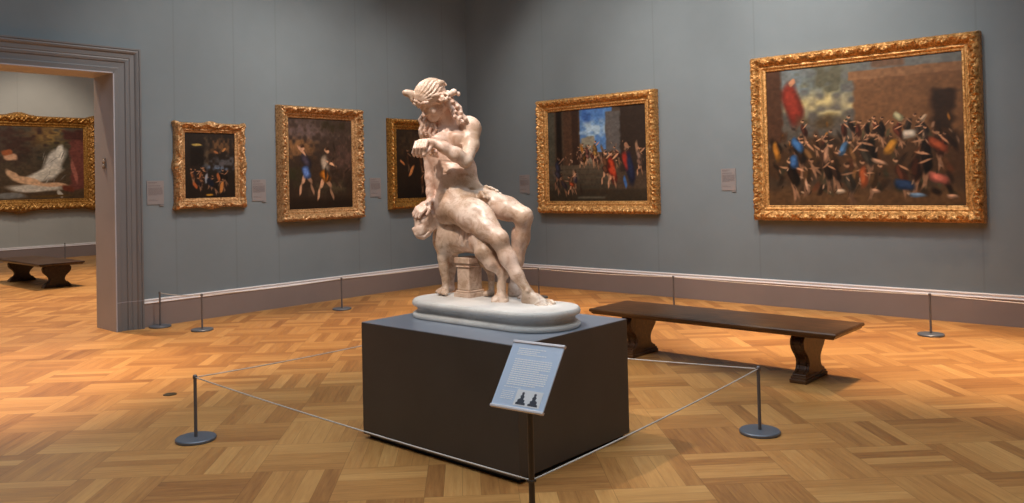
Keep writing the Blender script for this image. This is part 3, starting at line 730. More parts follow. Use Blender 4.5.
# ------------------------------------------------------------------ text stand
M_steel = simple_mat('brushed_steel', lin(226, 220, 222), .35, .3, .02)
M_stand = simple_mat('bronze_grey_pole', lin(84, 74, 66), .42, .15, .04)
ts = thing('text_stand', (PD[0], PD[1], 0), 'slim stand with tilted blue-grey text panel in front of the plinth corner', 'sign stand')
MB().lathe([(.136, 0), (.14, .004), (.14, .014), (.135, .018), (.02, .02)], n=48).build('base', M_pbase, ts, smooth=True)
MB().lathe([(.0125, .018), (.0125, .895)], n=20).build('pole', M_stand, ts, smooth=True)
MB().quadbox(-.0145, .0145, -.0145, .0145, .398, .410).build('cord_clip', M_stand, ts, .003)
panel_w, panel_h, tilt = .243, .285, math.radians(37)
M_sheet, nt, b = node_mat('blue_grey_sheet'); nt.links.new(ramp(nt, noise(nt, 5), [(.3, lin(198, 216, 240)), (.7, lin(205, 222, 245))]), b.inputs['Base Color']); b.inputs['Roughness'].default_value = .22; b.inputs['Coat Weight'].default_value = .5; b.inputs['Coat Roughness'].default_value = .12
M_white = simple_mat('white_print', lin(250, 251, 254), .4, 0, .01)
M_black = simple_mat('dark_print', lin(58, 62, 74), .4, 0, .01)
pn = MB().quadbox(-panel_w / 2, panel_w / 2, 0, .006, 0, panel_h).build('sign_panel', M_sheet, ts)
pn.location = (0.062, -.155, .731); pn.rotation_euler = (-tilt, 0, math.radians(6))
for z in (0, panel_h - .010):
    MB().quadbox(-panel_w / 2 - .003, panel_w / 2 + .003, -.004, .010, z - .001, z + .010).build('rail', M_steel, pn, .002)
R_ = random.Random(5)
def tline(tx, x0, x1, z, hh):
    x = x0
    while x < x1 - .003:
        wd = min(R_.uniform(.006, .016), x1 - x); tx.quadbox(x, x + wd, -.0006, .001, z, z + hh); x += wd + .0022
t1, t2, t3 = MB(), MB(), MB()
for x1, z in ((.045, .250), (.02, .241), (.01, .233), (.055, .225)): tline(t1, -.085, x1, z, .0038)
for k in range(13): tline(t2, -.085, .092 if k not in (5, 12) else .05, .203 - .0088 * k, .0044)
tline(t3, -.092, -.01, .086, .003)
for k in range(5): tline(t3, -.092, -.032, .068 - .0075 * k, .0028)
t1.build('title_lines', M_white, pn); t2.build('paragraph_lines', M_white, pn); t3.build('caption_lines', M_white, pn)
ph = MB().quadbox(-.022, .098, -.0008, .001, .018, .083).build('small_photo', simple_mat('white_photo', lin(232, 234, 238), .4, 0, .01), pn)
pf = MB()
for cx in (.010, .066):
    g = 1 if cx < .04 else -1
    pf.prism([(cx - g * a_, b_) for a_, b_ in ((-.022, .023), (.022, .023), (.022, .030), (.016, .033), (.017, .042), (.010, .046), (.006, .048), (.009, .058), (.004, .063), (.006, .071), (0, .075), (-.006, .071), (-.005, .062), (-.010, .056), (-.007, .046), (-.016, .042), (-.014, .033), (-.022, .030))], 'y', -.0014, -.0006)
pf.build('photo_figures', M_black, ph)

# ------------------------------------------------------------------ marble statue: implicit surfaces polygonised with surface nets
M_marble, nt, b = node_mat('warm_marble')
f1 = noise(nt, 3.2, 6, .6); f2 = noise(nt, 11, 7, .68, dist=.8); f3 = noise(nt, 1.6, 2, .5); f4 = noise(nt, 34, 4, .7)
c1 = ramp(nt, f1, [(.32, (.40, .27, .18)), (.45, (.58, .43, .32)), (.60, (.78, .67, .57))])
c2 = mix_col(nt, math_node(nt, 'MULTIPLY', ramp(nt, f2, [(.48, (0, 0, 0)), (.60, (1, 1, 1))]), .62), c1, (.30, .165, .085))
c2 = mix_col(nt, math_node(nt, 'MULTIPLY', ramp(nt, f4, [(.56, (0, 0, 0)), (.68, (1, 1, 1))]), .45), c2, (.24, .14, .08))
c3 = mix_col(nt, math_node(nt, 'MULTIPLY', ramp(nt, f3, [(.42, (0, 0, 0)), (.62, (1, 1, 1))]), .42), c2, (.82, .46, .34))
nt.links.new(c3, b.inputs['Base Color']); b.inputs['Roughness'].default_value = .36; b.inputs['Specular IOR Level'].default_value = .5
bump(nt, b, noise(nt, 55, 3), .12, .003)
M_base, nt, b = node_mat('grey_white_marble')
f1 = noise(nt, 4, 6, .6); f2 = noise(nt, 16, 5, .7)
c1 = ramp(nt, f1, [(.3, (.54, .51, .47)), (.7, (.76, .74, .71))])
nt.links.new(mix_col(nt, math_node(nt, 'MULTIPLY', ramp(nt, f2, [(.54, (0, 0, 0)), (.72, (1, 1, 1))]), .4), c1, (.34, .30, .26)), b.inputs['Base Color'])
b.inputs['Roughness'].default_value = .5

ST = (6.12, -5.96, PH)
statue = thing('marble_statue', ST, 'pale marble statue of a seated youth resting a hand on an animal, on the plinth', 'statue')
def A3(*p): return np.array(p, float)

def J(x, y, v):   # point of the group on the sight line of a photo pixel, v metres behind its middle plane
    r = A3(*_f) + A3(*_r) * ((x - 512) / 819.564) - A3(*_u) * ((y - 168.044) / 819.564)
    Vv = A3(-.667, .745, 0); C0 = A3(9.685488, -9.744417, 1.6); c0 = A3(6.12, -5.96, .84)
    return C0 + r * ((v + (c0 - C0) @ Vv) / (r @ Vv)) - A3(*ST)
class SDF:
    def __init__(s, res): s.res = res; s.ops = []
    def _add(s, fn, lo, hi, k, sub=False): s.ops.append((fn, np.array(lo), np.array(hi), k, sub)); return s
    def cap(s, a, b, ra, rb=None, k=.03, sub=False):
        rb = ra if rb is None else rb; a = np.array(a); b = np.array(b); ab = b - a; L = max(ab @ ab, 1e-9); R_ = max(ra, rb)
        def fn(P):
            t = np.clip(((P - a) @ ab) / L, 0, 1); d = P - a - t[..., None] * ab
            return np.sqrt((d * d).sum(-1)) - (ra + (rb - ra) * t)
        return s._add(fn, np.minimum(a, b) - R_, np.maximum(a, b) + R_, k, sub)
    def chain(s, pts, k=.02, kj=None):
        # pts: (point, radius); successive capsules
        for i in range(len(pts) - 1): s.cap(pts[i][0], pts[i + 1][0], pts[i][1], pts[i + 1][1], k if i == 0 else (kj or k))
        return s
    def ell(s, c, r, ax=None, k=.03, sub=False):
        # ax: 3 row vectors giving the directions of the radii
        c = np.array(c); r = np.array(r, float); Rm = np.eye(3) if ax is None else np.array(ax, float)
        Rm = Rm / np.linalg.norm(Rm, axis=1)[:, None]
        def fn(P):
            q = (P - c) @ Rm.T; k0 = np.sqrt(((q / r) ** 2).sum(-1)); k1 = np.sqrt(((q / r ** 2) ** 2).sum(-1))
            return k0 * (k0 - 1) / np.maximum(k1, 1e-6)
        m = r.max(); return s._add(fn, c - m, c + m, k, sub)
    def sph(s, c, r, k=.03, sub=False): return s.cap(c, c, r, r, k, sub)
    def box(s, c, h, ax=None, rnd=.004, k=.003, sub=False):
        c = np.array(c); h = np.array(h, float); Rm = np.eye(3) if ax is None else np.array(ax, float)
        def fn(P):
            q = np.abs((P - c) @ Rm.T) - (h - rnd)
            return np.sqrt((np.maximum(q, 0) ** 2).sum(-1)) + np.minimum(q.max(-1), 0) - rnd
        m = np.linalg.norm(h); return s._add(fn, c - m, c + m, k, sub)
    def cut_below(s, z): s.zc = z; return s
    def mesh(s, name, mat, parent):
        adds = [o for o in s.ops if not o[4]]
        lo = np.min([o[1] for o in adds], 0) - .03; hi = np.max([o[2] for o in adds], 0) + .03; res = s.res
        n = np.ceil((hi - lo) / res).astype(int) + 1
        ax_ = [lo[i] + np.arange(n[i]) * res for i in range(3)]
        F = np.full(n, .3)
        for fn, a, b_, k, sub in s.ops:
            mg = k + 3 * res
            i0 = np.clip(np.floor((a - mg - lo) / res).astype(int), 0, n); i1 = np.clip(np.ceil((b_ + mg - lo) / res).astype(int) + 1, 0, n)
            if (i1 <= i0).any(): continue
            sl = tuple(slice(i0[j], i1[j]) for j in range(3))
            P = np.stack(np.meshgrid(*[ax_[j][sl[j]] for j in range(3)], indexing='ij'), -1)
            d = fn(P); g = F[sl]
            if sub:
                h = np.maximum(k - np.abs(g + d), 0) / max(k, 1e-6); F[sl] = np.maximum(g, -d) + h * h * k * .25
            else:
                h = np.maximum(k - np.abs(g - d), 0) / max(k, 1e-6); F[sl] = np.minimum(g, d) - h * h * k * .25
        if hasattr(s, 'zc'):
            F = np.maximum(F, (s.zc - ax_[2])[None, None, :])
        S = F < 0
        # surface nets
        c = np.zeros(np.array(n) - 1, int)
        corners = [(i, j, k) for i in (0, 1) for j in (0, 1) for k in (0, 1)]
        def C(A, o): return A[o[0]:A.shape[0] - 1 + o[0], o[1]:A.shape[1] - 1 + o[1], o[2]:A.shape[2] - 1 + o[2]]
        for o in corners: c += C(S, o)
        act = (c > 0) & (c < 8); idx = -np.ones(act.shape, int); cells = np.argwhere(act); idx[act] = np.arange(len(cells))
        pos = np.zeros((len(cells), 3)); cnt = np.zeros(len(cells))
        vals = {o: F[cells[:, 0] + o[0], cells[:, 1] + o[1], cells[:, 2] + o[2]] for o in corners}
        for o in corners:
            for d in range(3):
                if o[d]: continue
                o2 = tuple(o[q] + (q == d) for q in range(3)); a, b_ = vals[o], vals[o2]; m = (a < 0) != (b_ < 0)
                t = np.where(m, a / np.where(m, a - b_, 1), 0)
                p = np.tile(np.array(o, float), (len(cells), 1)); p[:, d] += t
                pos += p * m[:, None]; cnt += m
        V = lo + (cells + pos / cnt[:, None]) * res
        Q = []
        for d in range(3):
            e1, e2 = (d + 1) % 3, (d + 2) % 3
            sl0 = [slice(1, -1)] * 3; sl0[d] = slice(0, -1); sl1 = list(sl0); sl1[d] = slice(1, None)
            A, B = S[tuple(sl0)], S[tuple(sl1)]
            for flip, mk in ((False, A & ~B), (True, ~A & B)):
                e = np.argwhere(mk)
                if not len(e): continue
                off = np.array([1, 1, 1]); off[d] = 0; e = e + off
                q = []
                for (u_, v_) in ((-1, -1), (0, -1), (0, 0), (-1, 0)):
                    g = e.copy(); g[:, e1] += u_; g[:, e2] += v_; q.append(idx[g[:, 0], g[:, 1], g[:, 2]])
                q = np.stack(q, 1); q = q[:, ::-1] if flip else q
                Q.append(q[(q >= 0).all(1)])
        Q = np.concatenate(Q)
        me = bpy.data.meshes.new(name); me.vertices.add(len(V)); me.vertices.foreach_set('co', V.astype(np.float32).ravel())
        me.loops.add(len(Q) * 4); me.loops.foreach_set('vertex_index', Q.astype(np.int32).ravel())
        me.polygons.add(len(Q)); me.polygons.foreach_set('loop_start', np.arange(0, len(Q) * 4, 4, dtype=np.int32))
        me.update(calc_edges=True); me.validate(); me.polygons.foreach_set('use_smooth', [True] * len(me.polygons)); me.materials.append(mat)
        o = bpy.data.objects.new(name, me); col.objects.link(o); o.parent = parent
        return o

# oval base: slab, hollow moulding, foot
BH = 0.115
def oval(Lx, Wy, n=28):
    r = Wy / 2; out = []
    for i in range(n + 1):
        a = -PI / 2 + PI * i / n; out.append((Lx / 2 - r + r * math.cos(a), r * math.sin(a)))
    for i in range(n + 1):
        a = PI / 2 + PI * i / n; out.append((-(Lx / 2 - r) + r * math.cos(a), r * math.sin(a)))
    return out
def oval_base():
    m = MB(); rows = [(-.012, 0), (-.003, .003), (0, .012), (-.002, .024), (-.010, .031), (-.020, .033), (-.030, .040), (-.034, .054), (-.030, .068), (-.022, .075), (-.010, .076), (-.002, .080), (.001, .092), (-.003, .106), (-.012, BH)]
    for off, z in rows: m.v += [(x, y, z) for x, y in oval(1.262 + 2 * off, .52 + 2 * off)]
    n = 58
    for k in range(len(rows) - 1):
        for i in range(n): m.f.append((k * n + i, k * n + (i + 1) % n, (k + 1) * n + (i + 1) % n, (k + 1) * n + i))
    m.f.append(tuple(reversed(range(n)))); m.f.append(tuple((len(rows) - 1) * n + i for i in range(n)))
    return m
sb = oval_base().build('statue_base', M_base, statue, smooth=True); sb.location = (-.010, 0.0, 0); sb['label'] = 'grey-white oval moulded base'

# directions at the statue: U to the right and V away as seen from the front of the group, Z up
U = A3(.745, .667, 0); V_ = A3(-.667, .745, 0); Z = A3(0, 0, 1)
def D(u, v, w): 
    q = U * u + V_ * v + Z * w; return q / np.linalg.norm(q)

# ---- support pier
sp = MB()
bx, by = J(469.5, 300, .185)[0] - .074, J(469.5, 300, .185)[1] + .080
for (z0, z1, e) in [(BH - .004, BH + .030, .012), (BH + .030, BH + .044, .004), (BH + .044, BH + .196, -.006), (BH + .196, BH + .208, .002), (BH + .208, BH + .222, -.003), (BH + .222, BH + .262, .007)]:
    sp.quadbox(-.062 - e, .062 + e, -.068 - e, .068 + e, z0, z1)
spo = sp.build('support_pier', M_marble, statue, .006); spo.location = (bx, by, 0)

# ---- panther
P = SDF(.0055)
P.ell(J(453, 235, .40), (.155, .110, .132), [D(.745, -.667, .0), D(.667, .745, 0), Z], .02)
P.ell(J(470, 236, .27), (.16, .10, .112), [D(.745, -.667, 0), D(.667, .745, 0), Z], .06)
P.ell(J(486, 237, .16), (.125, .095, .11), [D(.745, -.667, -.1), D(.667, .745, 0), Z], .06)
P.sph(J(443.5, 240, .40), .062, .05)
# neck and head, turned down to the left
P.chain([(J(450, 227, .41), .088), (J(442, 218, .40), .072), (J(434, 215, .37), .060), (J(428, 217.5, .35), .055)], .05, .03)
P.ell(J(424.5, 221, .33), (.070, .058, .064), [D(-.45, -.35, -.8), D(.62, -.78, 0), D(-.6, -.4, .6)], .03)
P.chain([(J(423, 224, .31), .050), (J(420.5, 230.5, .29), .040), (J(420, 234.0, .28), .033)], .02, .02)              # muzzle
P.chain([(J(431, 227, .33), .030), (J(427, 233, .30), .024), (J(423.5, 236.5, .28), .021)], .02, .015)                # lower jaw
P.chain([(J(418.5, 236, .245), .003), (J(424, 234.5, .262), .004), (J(429, 230.5, .285), .003)], .008)
P.ops[-1] = P.ops[-1][:4] + (True,); P.ops[-2] = P.ops[-2][:4] + (True,)
P.cap(J(415.5, 219, .30), J(424, 221.5, .275), .012, .013, .014)                                                      # brow
P.ell(J(419.5, 224, .262), (.016, .012, .010), [U, V_, Z], .010, True); P.sph(J(419.5, 224.0, .270), .0105, .003)
P.cap(J(413.6, 229, .285), J(415.6, 233.5, .27), .012, .010, .010); P.sph(J(416.2, 234.6, .262), .010, .008)          # nose
P.ell(J(436.5, 214.5, .31), (.030, .012, .018), [D(.8, 0, .6), V_, D(-.6, 0, .8)], .010)                              # ear laid back
# fore legs
P.chain([(J(444.5, 246, .40), .055), (J(443.2, 257, .40), .036), (J(444.0, 267, .40), .029), (J(445.6, 279, .40), .0235), (J(445.4, 288, .40), .025)], .05, .02)
P.cap(J(440.5, 258, .385), J(442, 274, .385), .014, .010, .02)
P.ell(J(442.8, 291.0, .385), (.050, .038, .023), [D(-.7, -.7, 0), D(.7, -.7, 0), Z], .018)
for i in range(4): P.cap(J(438.5 + i * 2.9, 290.6 + i * .5, .36 - i * .012), J(436.6 + i * 3.1, 292.2 + i * .7, .345 - i * .015), .0125, .0115, .006)
P.chain([(J(452, 250, .52), .052), (J(451, 268, .54), .028), (J(451, 286, .54), .022)], .04)
P.ell(J(449.5, 289.0, .53), (.045, .034, .022), [D(-.7, -.7, 0), D(.7, -.7, 0), Z], .02)
# hind legs
P.chain([(J(485, 239, .12), .084), (J(484.5, 252, .07), .060), (J(491, 263.5, .05), .041), (J(501.5, 271.5, .065), .030), (J(502.5, 275, .07), .029), (J(501.5, 285, .07), .026), (J(501.5, 294, .06), .031)], .05, .02)
P.cap(J(505, 270.5, .085), J(505.5, 276, .085), .020, .018, .02)
P.cap(J(492, 246, .12), J(494, 260, .09), .040, .024, .05)
P.ell(J(500, 299.0, .045), (.066, .044, .030), [D(-.75, -.65, 0), D(.65, -.75, 0), Z], .02)
for i in range(4): P.cap(J(495.5 + i * 3.6, 299.8 + i * .35, .02 - i * .006), J(493.0 + i * 3.9, 302.0 + i * .35, .0 - i * .01), .016, .0145, .005)
P.chain([(J(484, 246, .26), .065), (J(484, 261, .27), .038), (J(491, 272, .30), .024), (J(491.5, 288, .29), .020)], .04, .02)
P.ell(J(488.8, 293.4, .26), (.046, .032, .020), [D(-.75, -.65, 0), D(.65, -.75, 0), Z], .02)
# ribs / shoulder modelling and tail
for i, (x, y) in enumerate([(460, 238), (465, 240), (470, 241)]): P.cap(J(x, y - 8, .20 - .03 * i), J(x - 2, y + 8, .22 - .03 * i), .004, .004, .016, True)
P.chain([(J(498, 246, .16), .026), (J(505, 256, .17), .020), (J(507, 268, .17), .017), (J(503, 280, .17), .015)], .02)
P.cut_below(BH - .01)
panther = P.mesh('panther', M_marble, statue)

# ---- youth
B = SDF(.005)
chest = J(449, 148, .375)
B.ell(chest, (.158, .108, .165), [D(.98, .05, -.15), D(-.05, 1, .1), D(.12, -.1, 1)], .02)
B.ell(J(453.5, 168, .375), (.160, .100, .13), [D(1, 0, -.15), D(0, 1, 0), D(.2, 0, 1)], .05)
B.ell(J(457.5, 184.5, .365), (.158, .110, .10), [D(1, 0, -.25), D(0, 1, 0), D(.25, 0, 1)], .06)
B.ell(J(461, 200, .35), (.168, .135, .115), [D(1, 0, -.2), D(0, 1, 0), D(.2, 0, 1)], .06)
B.sph(J(450, 209, .35), .115, .05)                                                    # right buttock
# shoulder girdle, neck
B.cap(J(431, 131, .36), J(467, 127, .37), .058, .062, .05)
B.cap(J(449, 122, .37), J(436, 128, .37), .042, .045, .04); B.cap(J(449, 122, .37), J(466, 124, .38), .042, .045, .04)
B.cap(J(449, 124, .36), J(440, 107, .32), .056, .052, .03)
# pectorals and belly
B.ell(J(438, 141, .285), (.066, .036, .050), [D(1, 0, 0), D(0, 1, .2), D(0, -.2, 1)], .03)
B.ell(J(458, 139, .290), (.070, .036, .052), [D(1, 0, 0), D(0, 1, .2), D(0, -.2, 1)], .03)
B.sph(J(436, 143, .245), .0055, .006); B.sph(J(460, 143.5, .250), .0055, .006)
B.cap(J(447.5, 134, .252), J(450, 156, .262), .005, .005, .03, True)
B.ell(J(455, 176, .285), (.085, .040, .075), [D(1, 0, -.2), D(0, 1, 0), D(.2, 0, 1)], .04)
B.cap(J(440, 161, .272), J(468, 164, .272), .002, .002, .012, True)
B.cap(J(444, 173, .258), J(472, 176, .268), .002, .002, .012, True)
B.sph(J(458, 180.5, .243), .006, .012, True)
B.cap(J(447, 189, .25), J(478, 190, .27), .004, .004, .020, True)
for yy in (160, 166, 172): B.cap(J(470, yy + 2, .27), J(480, yy - 3, .36), .004, .004, .014, True)
# right leg (near)
B.chain([(J(457, 207, .27), .108), (J(473, 217.5, .16), .097), (J(487, 228.5, .07), .079), (J(498, 238, .00), .060)], .05, .03)
B.ell(J(500.5, 239, -.02), (.052, .046, .052), [D(.75, -.5, -.5), D(.6, .8, 0), D(.4, -.3, .9)], .03)
B.chain([(J(500.5, 243, -.0), .050), (J(508.0, 258, -.02), .051), (J(517, 275, -.055), .038), (J(527.5, 291, -.085), .029)], .03, .03)
B.cap(J(503.5, 252, .04), J(511, 268, .0), .044, .030, .03)
B.ell(J(480, 209, .12), (.11, .05, .05), [D(.7, -.5, -.55), D(.6, .8, 0), D(.4, -.3, .9)], .05)
# right foot
B.chain([(J(527, 294, -.075), .030), (J(526.0, 300, -.065), .031)], .02)
B.chain([(J(529, 295, -.09), .031), (J(537, 299, -.12), .028), (J(544, 302.5, -.145), .022)], .025)
B.ell(J(536, 302.5, -.11), (.085, .038, .022), [D(.75, -.667, -.12), D(.667, .745, 0), Z], .02)
B.ell(J(543, 304.6, -.145), (.035, .045, .018), [D(.75, -.667, 0), D(.667, .745, 0), Z], .018)
for i, (x, y, v, l, r) in enumerate([(549.8, 302.0, -.125, 5.4, .0140), (547.3, 304.2, -.155, 5.0, .0108), (544.4, 305.6, -.175, 4.4, .0103), (541.4, 306.4, -.19, 3.8, .0100), (538.4, 306.6, -.195, 3.3, .0100)]):
    B.chain([(J(x - 3, y - 1.2, v + .03), r), (J(x + l * .35, y - .2, v - .01), r * 1.03), (J(x + l * .8, y + 1.6, v - .035), r * .95)], .006)
for s_ in ((527, 291.5, -.118), (531.5, 291, -.06)): B.sph(J(*s_), .011, .014)
# left leg (far)
B.chain([(J(470, 201, .42), .110), (J(488, 203, .35), .096), (J(507, 208.5, .27), .078), (J(522.5, 215.0, .20), .060)], .05, .03)
B.ell(J(524.5, 217, .185), (.052, .046, .052), [D(.9, -.4, -.2), D(.4, .9, 0), Z], .03)
B.chain([(J(524, 220, .20), .052), (J(521.5, 238, .24), .052), (J(517.5, 260, .26), .039), (J(514, 286, .26), .028)], .03, .03)
B.cap(J(517.5, 232, .27), J(516, 252, .28), .040, .028, .03)
B.chain([(J(513, 287, .25), .032), (J(512, 292.5, .25), .030)], .02)
B.chain([(J(515, 289, .24), .031), (J(523, 294.5, .19), .024)], .02)
B.ell(J(519, 294.6, .205), (.075, .034, .020), [D(.8, -.6, -.05), D(.6, .8, 0), Z], .02)
for i in range(5): B.cap(J(524 - i * 1.4, 294.6 + i * .9, .17 - i * .012), J(528 - i * 1.6, 295.8 + i * .9, .145 - i * .012), .011, .010, .006)
# groin
B.sph(J(482, 196, .255), .026, .02); B.sph(J(487, 198, .245), .018, .01); B.cap(J(481, 192.5, .25), J(484.5, 197.5, .215), .014, .011, .008)
# left arm across the chest
B.sph(J(470.5, 127.5, .355), .068, .04)
B.chain([(J(471.5, 130, .35), .062), (J(471, 145, .28), .052), (J(466, 160, .19), .043)], .03, .025)
B.sph(J(465.5, 162.5, .175), .036, .02)
B.chain([(J(465, 160.5, .175), .043), (J(456, 154.5, .145), .046), (J(444, 147.5, .12), .036), (J(434.5, 143.5, .105), .0255)], .02, .025)
# left hand: palm, four fingers folded down, thumb under
B.ell(J(428.5, 142.8, .095), (.042, .030, .027), [D(-1, 0, .1), D(0, 1, 0), Z], .02)
for i, (x, y, v, L_) in enumerate([(427.0, 139.6, .070, 1.0), (423.4, 139.2, .074, 1.08), (419.8, 139.6, .080, 1.04), (416.4, 140.9, .088, .92)]):
    r = .0125 - .0004 * i
    B.cap(J(430.5 - i * .6, 141.5, .095), J(x, y + 1.6, v), .014, r, .012)
    B.chain([(J(x, y + 1.2, v), r), (J(x - 2.0, y + 8.0 * L_, v - .03), r * .95), (J(x - 3.4, y + 13.2 * L_, v - .012), r * .88), (J(x - 2.2, y + 16.2 * L_, v + .02), r * .80)], .003, .003)
B.chain([(J(431, 146.5, .085), .015), (J(427.5, 151.5, .06), .0125), (J(423.5, 155.0, .052), .011)], .012, .006)
# right arm hanging to the panther's head
B.sph(J(427.5, 131, .36), .052, .04)
B.chain([(J(426.5, 133, .37), .046), (J(427.8, 150, .385), .040), (J(429.5, 165, .385), .034)], .03, .02)
B.chain([(J(429.5, 165, .385), .035), (J(429.8, 178, .375), .032), (J(430, 192, .355), .025), (J(430, 200, .34), .0225)], .015, .02)
B.ell(J(426.0, 204.0, .315), (.050, .022, .036), [D(-.80, -.25, -.50), D(-.45, -.1, .85), D(.1, -1, 0)], .02)
for i, (x0, y0, x1, y1, x2, y2, v) in enumerate([(423.0, 203.6, 416.6, 208.2, 413.2, 213.6, .310), (423.2, 205.2, 417.2, 210.2, 413.8, 216.0, .290), (424.2, 206.8, 418.8, 212.0, 415.8, 217.6, .272), (426.0, 208.2, 421.6, 213.0, 419.0, 217.4, .258)]):
    B.chain([(J(x0, y0, v + .010), .0130), (J(x1, y1, v - .006), .0120), (J(x2, y2, v - .004), .0098)], .008, .004)
B.chain([(J(429.5, 204.5, .285), .0135), (J(429.6, 210.0, .262), .0115), (J(427.0, 214.5, .250), .0100)], .010, .005)
# head, bowed towards the panther
HC = J(432.0, 101, .262)
_g = A3(*(U * -.74 + V_ * -.67)); _p = math.radians(38)
hf = _g * math.cos(_p) - Z * math.sin(_p); hh = _g * math.sin(_p) + Z * math.cos(_p); he = np.cross(hf, hh)
def H(f, e, h): return HC + hf * f + he * e + hh * h
HA = [hf, he, hh]
B.ell(H(-.012, 0, .025), (.098, .078, .090), HA, .03)
B.ell(H(.035, 0, -.035), (.062, .060, .085), HA, .03)
B.ell(H(.062, 0, -.092), (.034, .034, .028), HA, .02)
B.cap(H(-.01, .050, -.060), H(.058, .018, -.100), .022, .018, .02); B.cap(H(-.01, -.050, -.060), H(.058, -.018, -.100), .022, .018, .02)
for s_ in (1, -1):
    B.cap(H(.086, .012 * s_, .012), H(.070, .050 * s_, .012), .011, .010, .012)
    B.sph(H(.094, .030 * s_, -.010), .015, .012, True); B.ell(H(.079, .030 * s_, -.010), (.013, .016, .011), HA, .003)
    B.ell(H(.058, .040 * s_, -.045), (.026, .024, .026), HA, .02)
    B.ell(H(.0, .076 * s_, -.008), (.018, .010, .028), HA, .006)
B.cap(H(.090, 0, .008), H(.116, 0, -.036), .0085, .0125, .012); B.sph(H(.100, .011, -.040), .009, .008); B.sph(H(.100, -.011, -.040), .009, .008)
B.cap(H(.092, -.016, -.062), H(.092, .016, -.062), .0075, .0075, .006); B.cap(H(.090, -.013, -.074), H(.090, .013, -.074), .0080, .0080, .006)
B.cap(H(.101, -.020, -.068), H(.101, .020, -.068), .0022, .0022, .004, True)
B.cap(H(-.035, 0, -.045), J(446, 120, .355), .055, .057, .03)
B.cut_below(BH - .01)
youth = B.mesh('youth_figure', M_marble, statue)

# ---- hair: cap with parted waves, long curls down the neck and locks on the breast
K = SDF(.005)
K.ell(H(-.016, 0, .044), (.114, .100, .098), HA, .01)
K.sph(H(.100, 0, -.03), .072, .02, True)
for i in range(13):      # combed strands from brow to nape
    a = -1.5 + i * .25
    th = [.35 + .3 * k for k in range(9)]
    K.chain([(H(-.016 + .114 * math.cos(x), .100 * math.sin(x) * math.sin(a + .08 * math.sin(4 * x)), .044 + .098 * math.sin(x) * math.cos(a + .08 * math.sin(4 * x))), .0075) for x in th], .007, .003)
K.ell(J(449.5, 101, .27), (.034, .034, .042), HA, .02)
K.chain([(J(450, 103, .27), .026), (J(455, 104.5, .275), .022), (J(459, 108.5, .275), .021), (J(460.5, 114, .27), .018), (J(465, 118.5, .28), .016), (J(467.5, 122, .285), .012)], .012, .006)
K.chain([(J(448, 104, .26), .021), (J(452.5, 109.5, .25), .018), (J(453.5, 115, .245), .015), (J(458, 119.5, .25), .014), (J(458.5, 123.5, .255), .011)], .012, .006)
for c_ in ((453, 102.0, .245), (457.5, 106.5, .25), (455.5, 112.0, .24), (461.0, 112.5, .26), (460.0, 117.5, .25), (454.5, 117, .235), (462.5, 122, .262), (465.5, 119.0, .272)): K.sph(J(*c_), .0135, .005)
# locks falling from the left temple over the right breast
for i, (x, y) in enumerate([(420.5, 119), (425, 120), (429.5, 121.5), (434, 123)]):
    K.chain([(J(x + 2.5, y - 4, .285), .013), (J(x - .6, y + 1, .272), .0135), (J(x + 1.6, y + 6, .268), .0125), (J(x - .4, y + 11, .268), .011), (J(x + 1.0, y + 15.5, .266), .008)], .008, .005)
hair = K.mesh('hair', M_marble, youth)

# ---- wreath: fillet, peaks and bunches of grapes
W_ = SDF(.0045)
wn_ = D(-.03, -.20, 1); wa = D(1, 0, .03); wb = np.cross(wn_, wa); WC = J(431.8, 94.4, .262)
def WR(a, r, dz=0): return WC + wa * r * math.cos(a) + wb * r * .94 * math.sin(a) + wn_ * dz
for i in range(30):
    a0, a1 = 2 * PI * i / 30, 2 * PI * (i + 1) / 30
    W_.cap(WR(a0, .109, .003 * math.sin(5 * a0)), WR(a1, .109, .003 * math.sin(5 * a1)), .0155, .0155, .006)
    W_.cap(WR(a0, .094, -.038 + .005 * math.sin(9 * a0)), WR(a1, .094, -.038 + .005 * math.sin(9 * a1)), .015, .015, .010)
    W_.cap(WR(a0, .099, -.020 + .004 * math.sin(7 * a0)), WR(a1, .099, -.020 + .004 * math.sin(7 * a1)), .016, .016, .008)
W_.chain([(J(416, 95.0, .22), .026), (J(410, 93.8, .21), .022), (J(406.5, 93.0, .205), .019), (J(404.5, 92.6, .205), .0155)], .015)          # projecting tip at the brow
W_.chain([(J(411, 96, .205), .018), (J(412, 100, .205), .013)], .01)
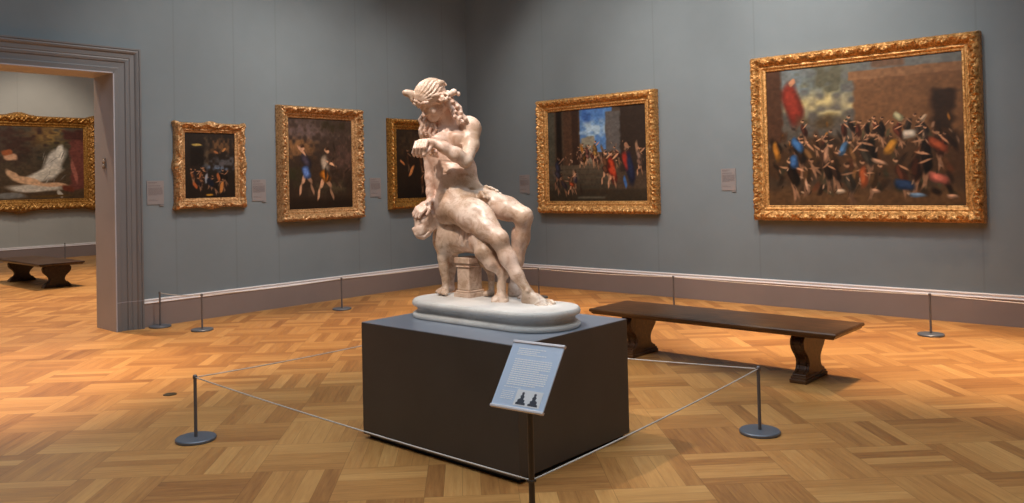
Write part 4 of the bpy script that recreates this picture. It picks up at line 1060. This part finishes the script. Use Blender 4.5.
W_.chain([(J(437, 88, .205), .020), (J(440, 83.0, .21), .018), (J(443, 82.5, .22), .012)], .015)                  # broken leaf on the crown
W_.ell(J(441, 83, .235), (.042, .014, .019), [D(.9, 0, -.40), V_, D(.40, 0, .9)], .010)
W_.chain([(J(428, 88.5, .185), .012), (J(432, 86.5, .185), .013), (J(436, 88.0, .19), .012)], .008)
W_.cap(J(449, 94.5, .25), J(453.5, 92.6, .24), .022, .020, .012)
W_.sph(J(453.8, 92.0, .24), .0225, .006); W_.ell(J(458.4, 94.0, .25), (.014, .012, .016), [U, V_, Z], .008)
R_ = random.Random(4)
for (cx_, cy_, cv, n_, rx, ry, sl) in [(418.5, 102.0, .195, 46, 6.0, 5.0, .35), (426, 103.0, .165, 26, 5.0, 2.6, .1), (444.0, 98.5, .172, 48, 6.0, 5.6, -.1)]:
    for _ in range(n_):
        a = R_.uniform(0, 2 * PI); q = R_.random() ** .6; dx = rx * q * math.cos(a)
        W_.sph(J(cx_ + dx, cy_ + ry * q * math.sin(a) + sl * dx, cv + .030 * q * q + R_.uniform(-.006, .006) - .012), R_.uniform(.0085, .0115), .0015)
wreath = W_.mesh('wreath', M_marble, youth)

# ---- grapes under the left hand, pelt edge on the far hip
G = SDF(.004)
for _ in range(34):
    a = R_.uniform(0, 2 * PI); q = R_.random() ** .6
    G.sph(J(433.2 + 4.6 * q * math.cos(a), 151.6 + 4.6 * q * math.sin(a), .175 + .05 * q * q + R_.uniform(-.01, .01)), R_.uniform(.008, .011), .003)
G.cap(J(431, 146, .13), J(433, 150, .19), .016, .016, .01); G.cap(J(433, 151, .20), J(437, 156, .25), .020, .014, .01)
G.mesh('grape_bunch', M_marble, youth)
Q_ = SDF(.005)
Q_.chain([(J(485, 187.0, .34), .013), (J(491, 188.5, .315), .012), (J(497, 191, .30), .009)], .01)
for (x, y) in ((489, 184.8), (493, 186), (497, 188), (500, 190.8)): Q_.cap(J(x - 3, y + 1, .33), J(x + 1.2, y + 2.9, .295), .0075, .0055, .004)
Q_.mesh('pelt_edge', M_marble, youth)
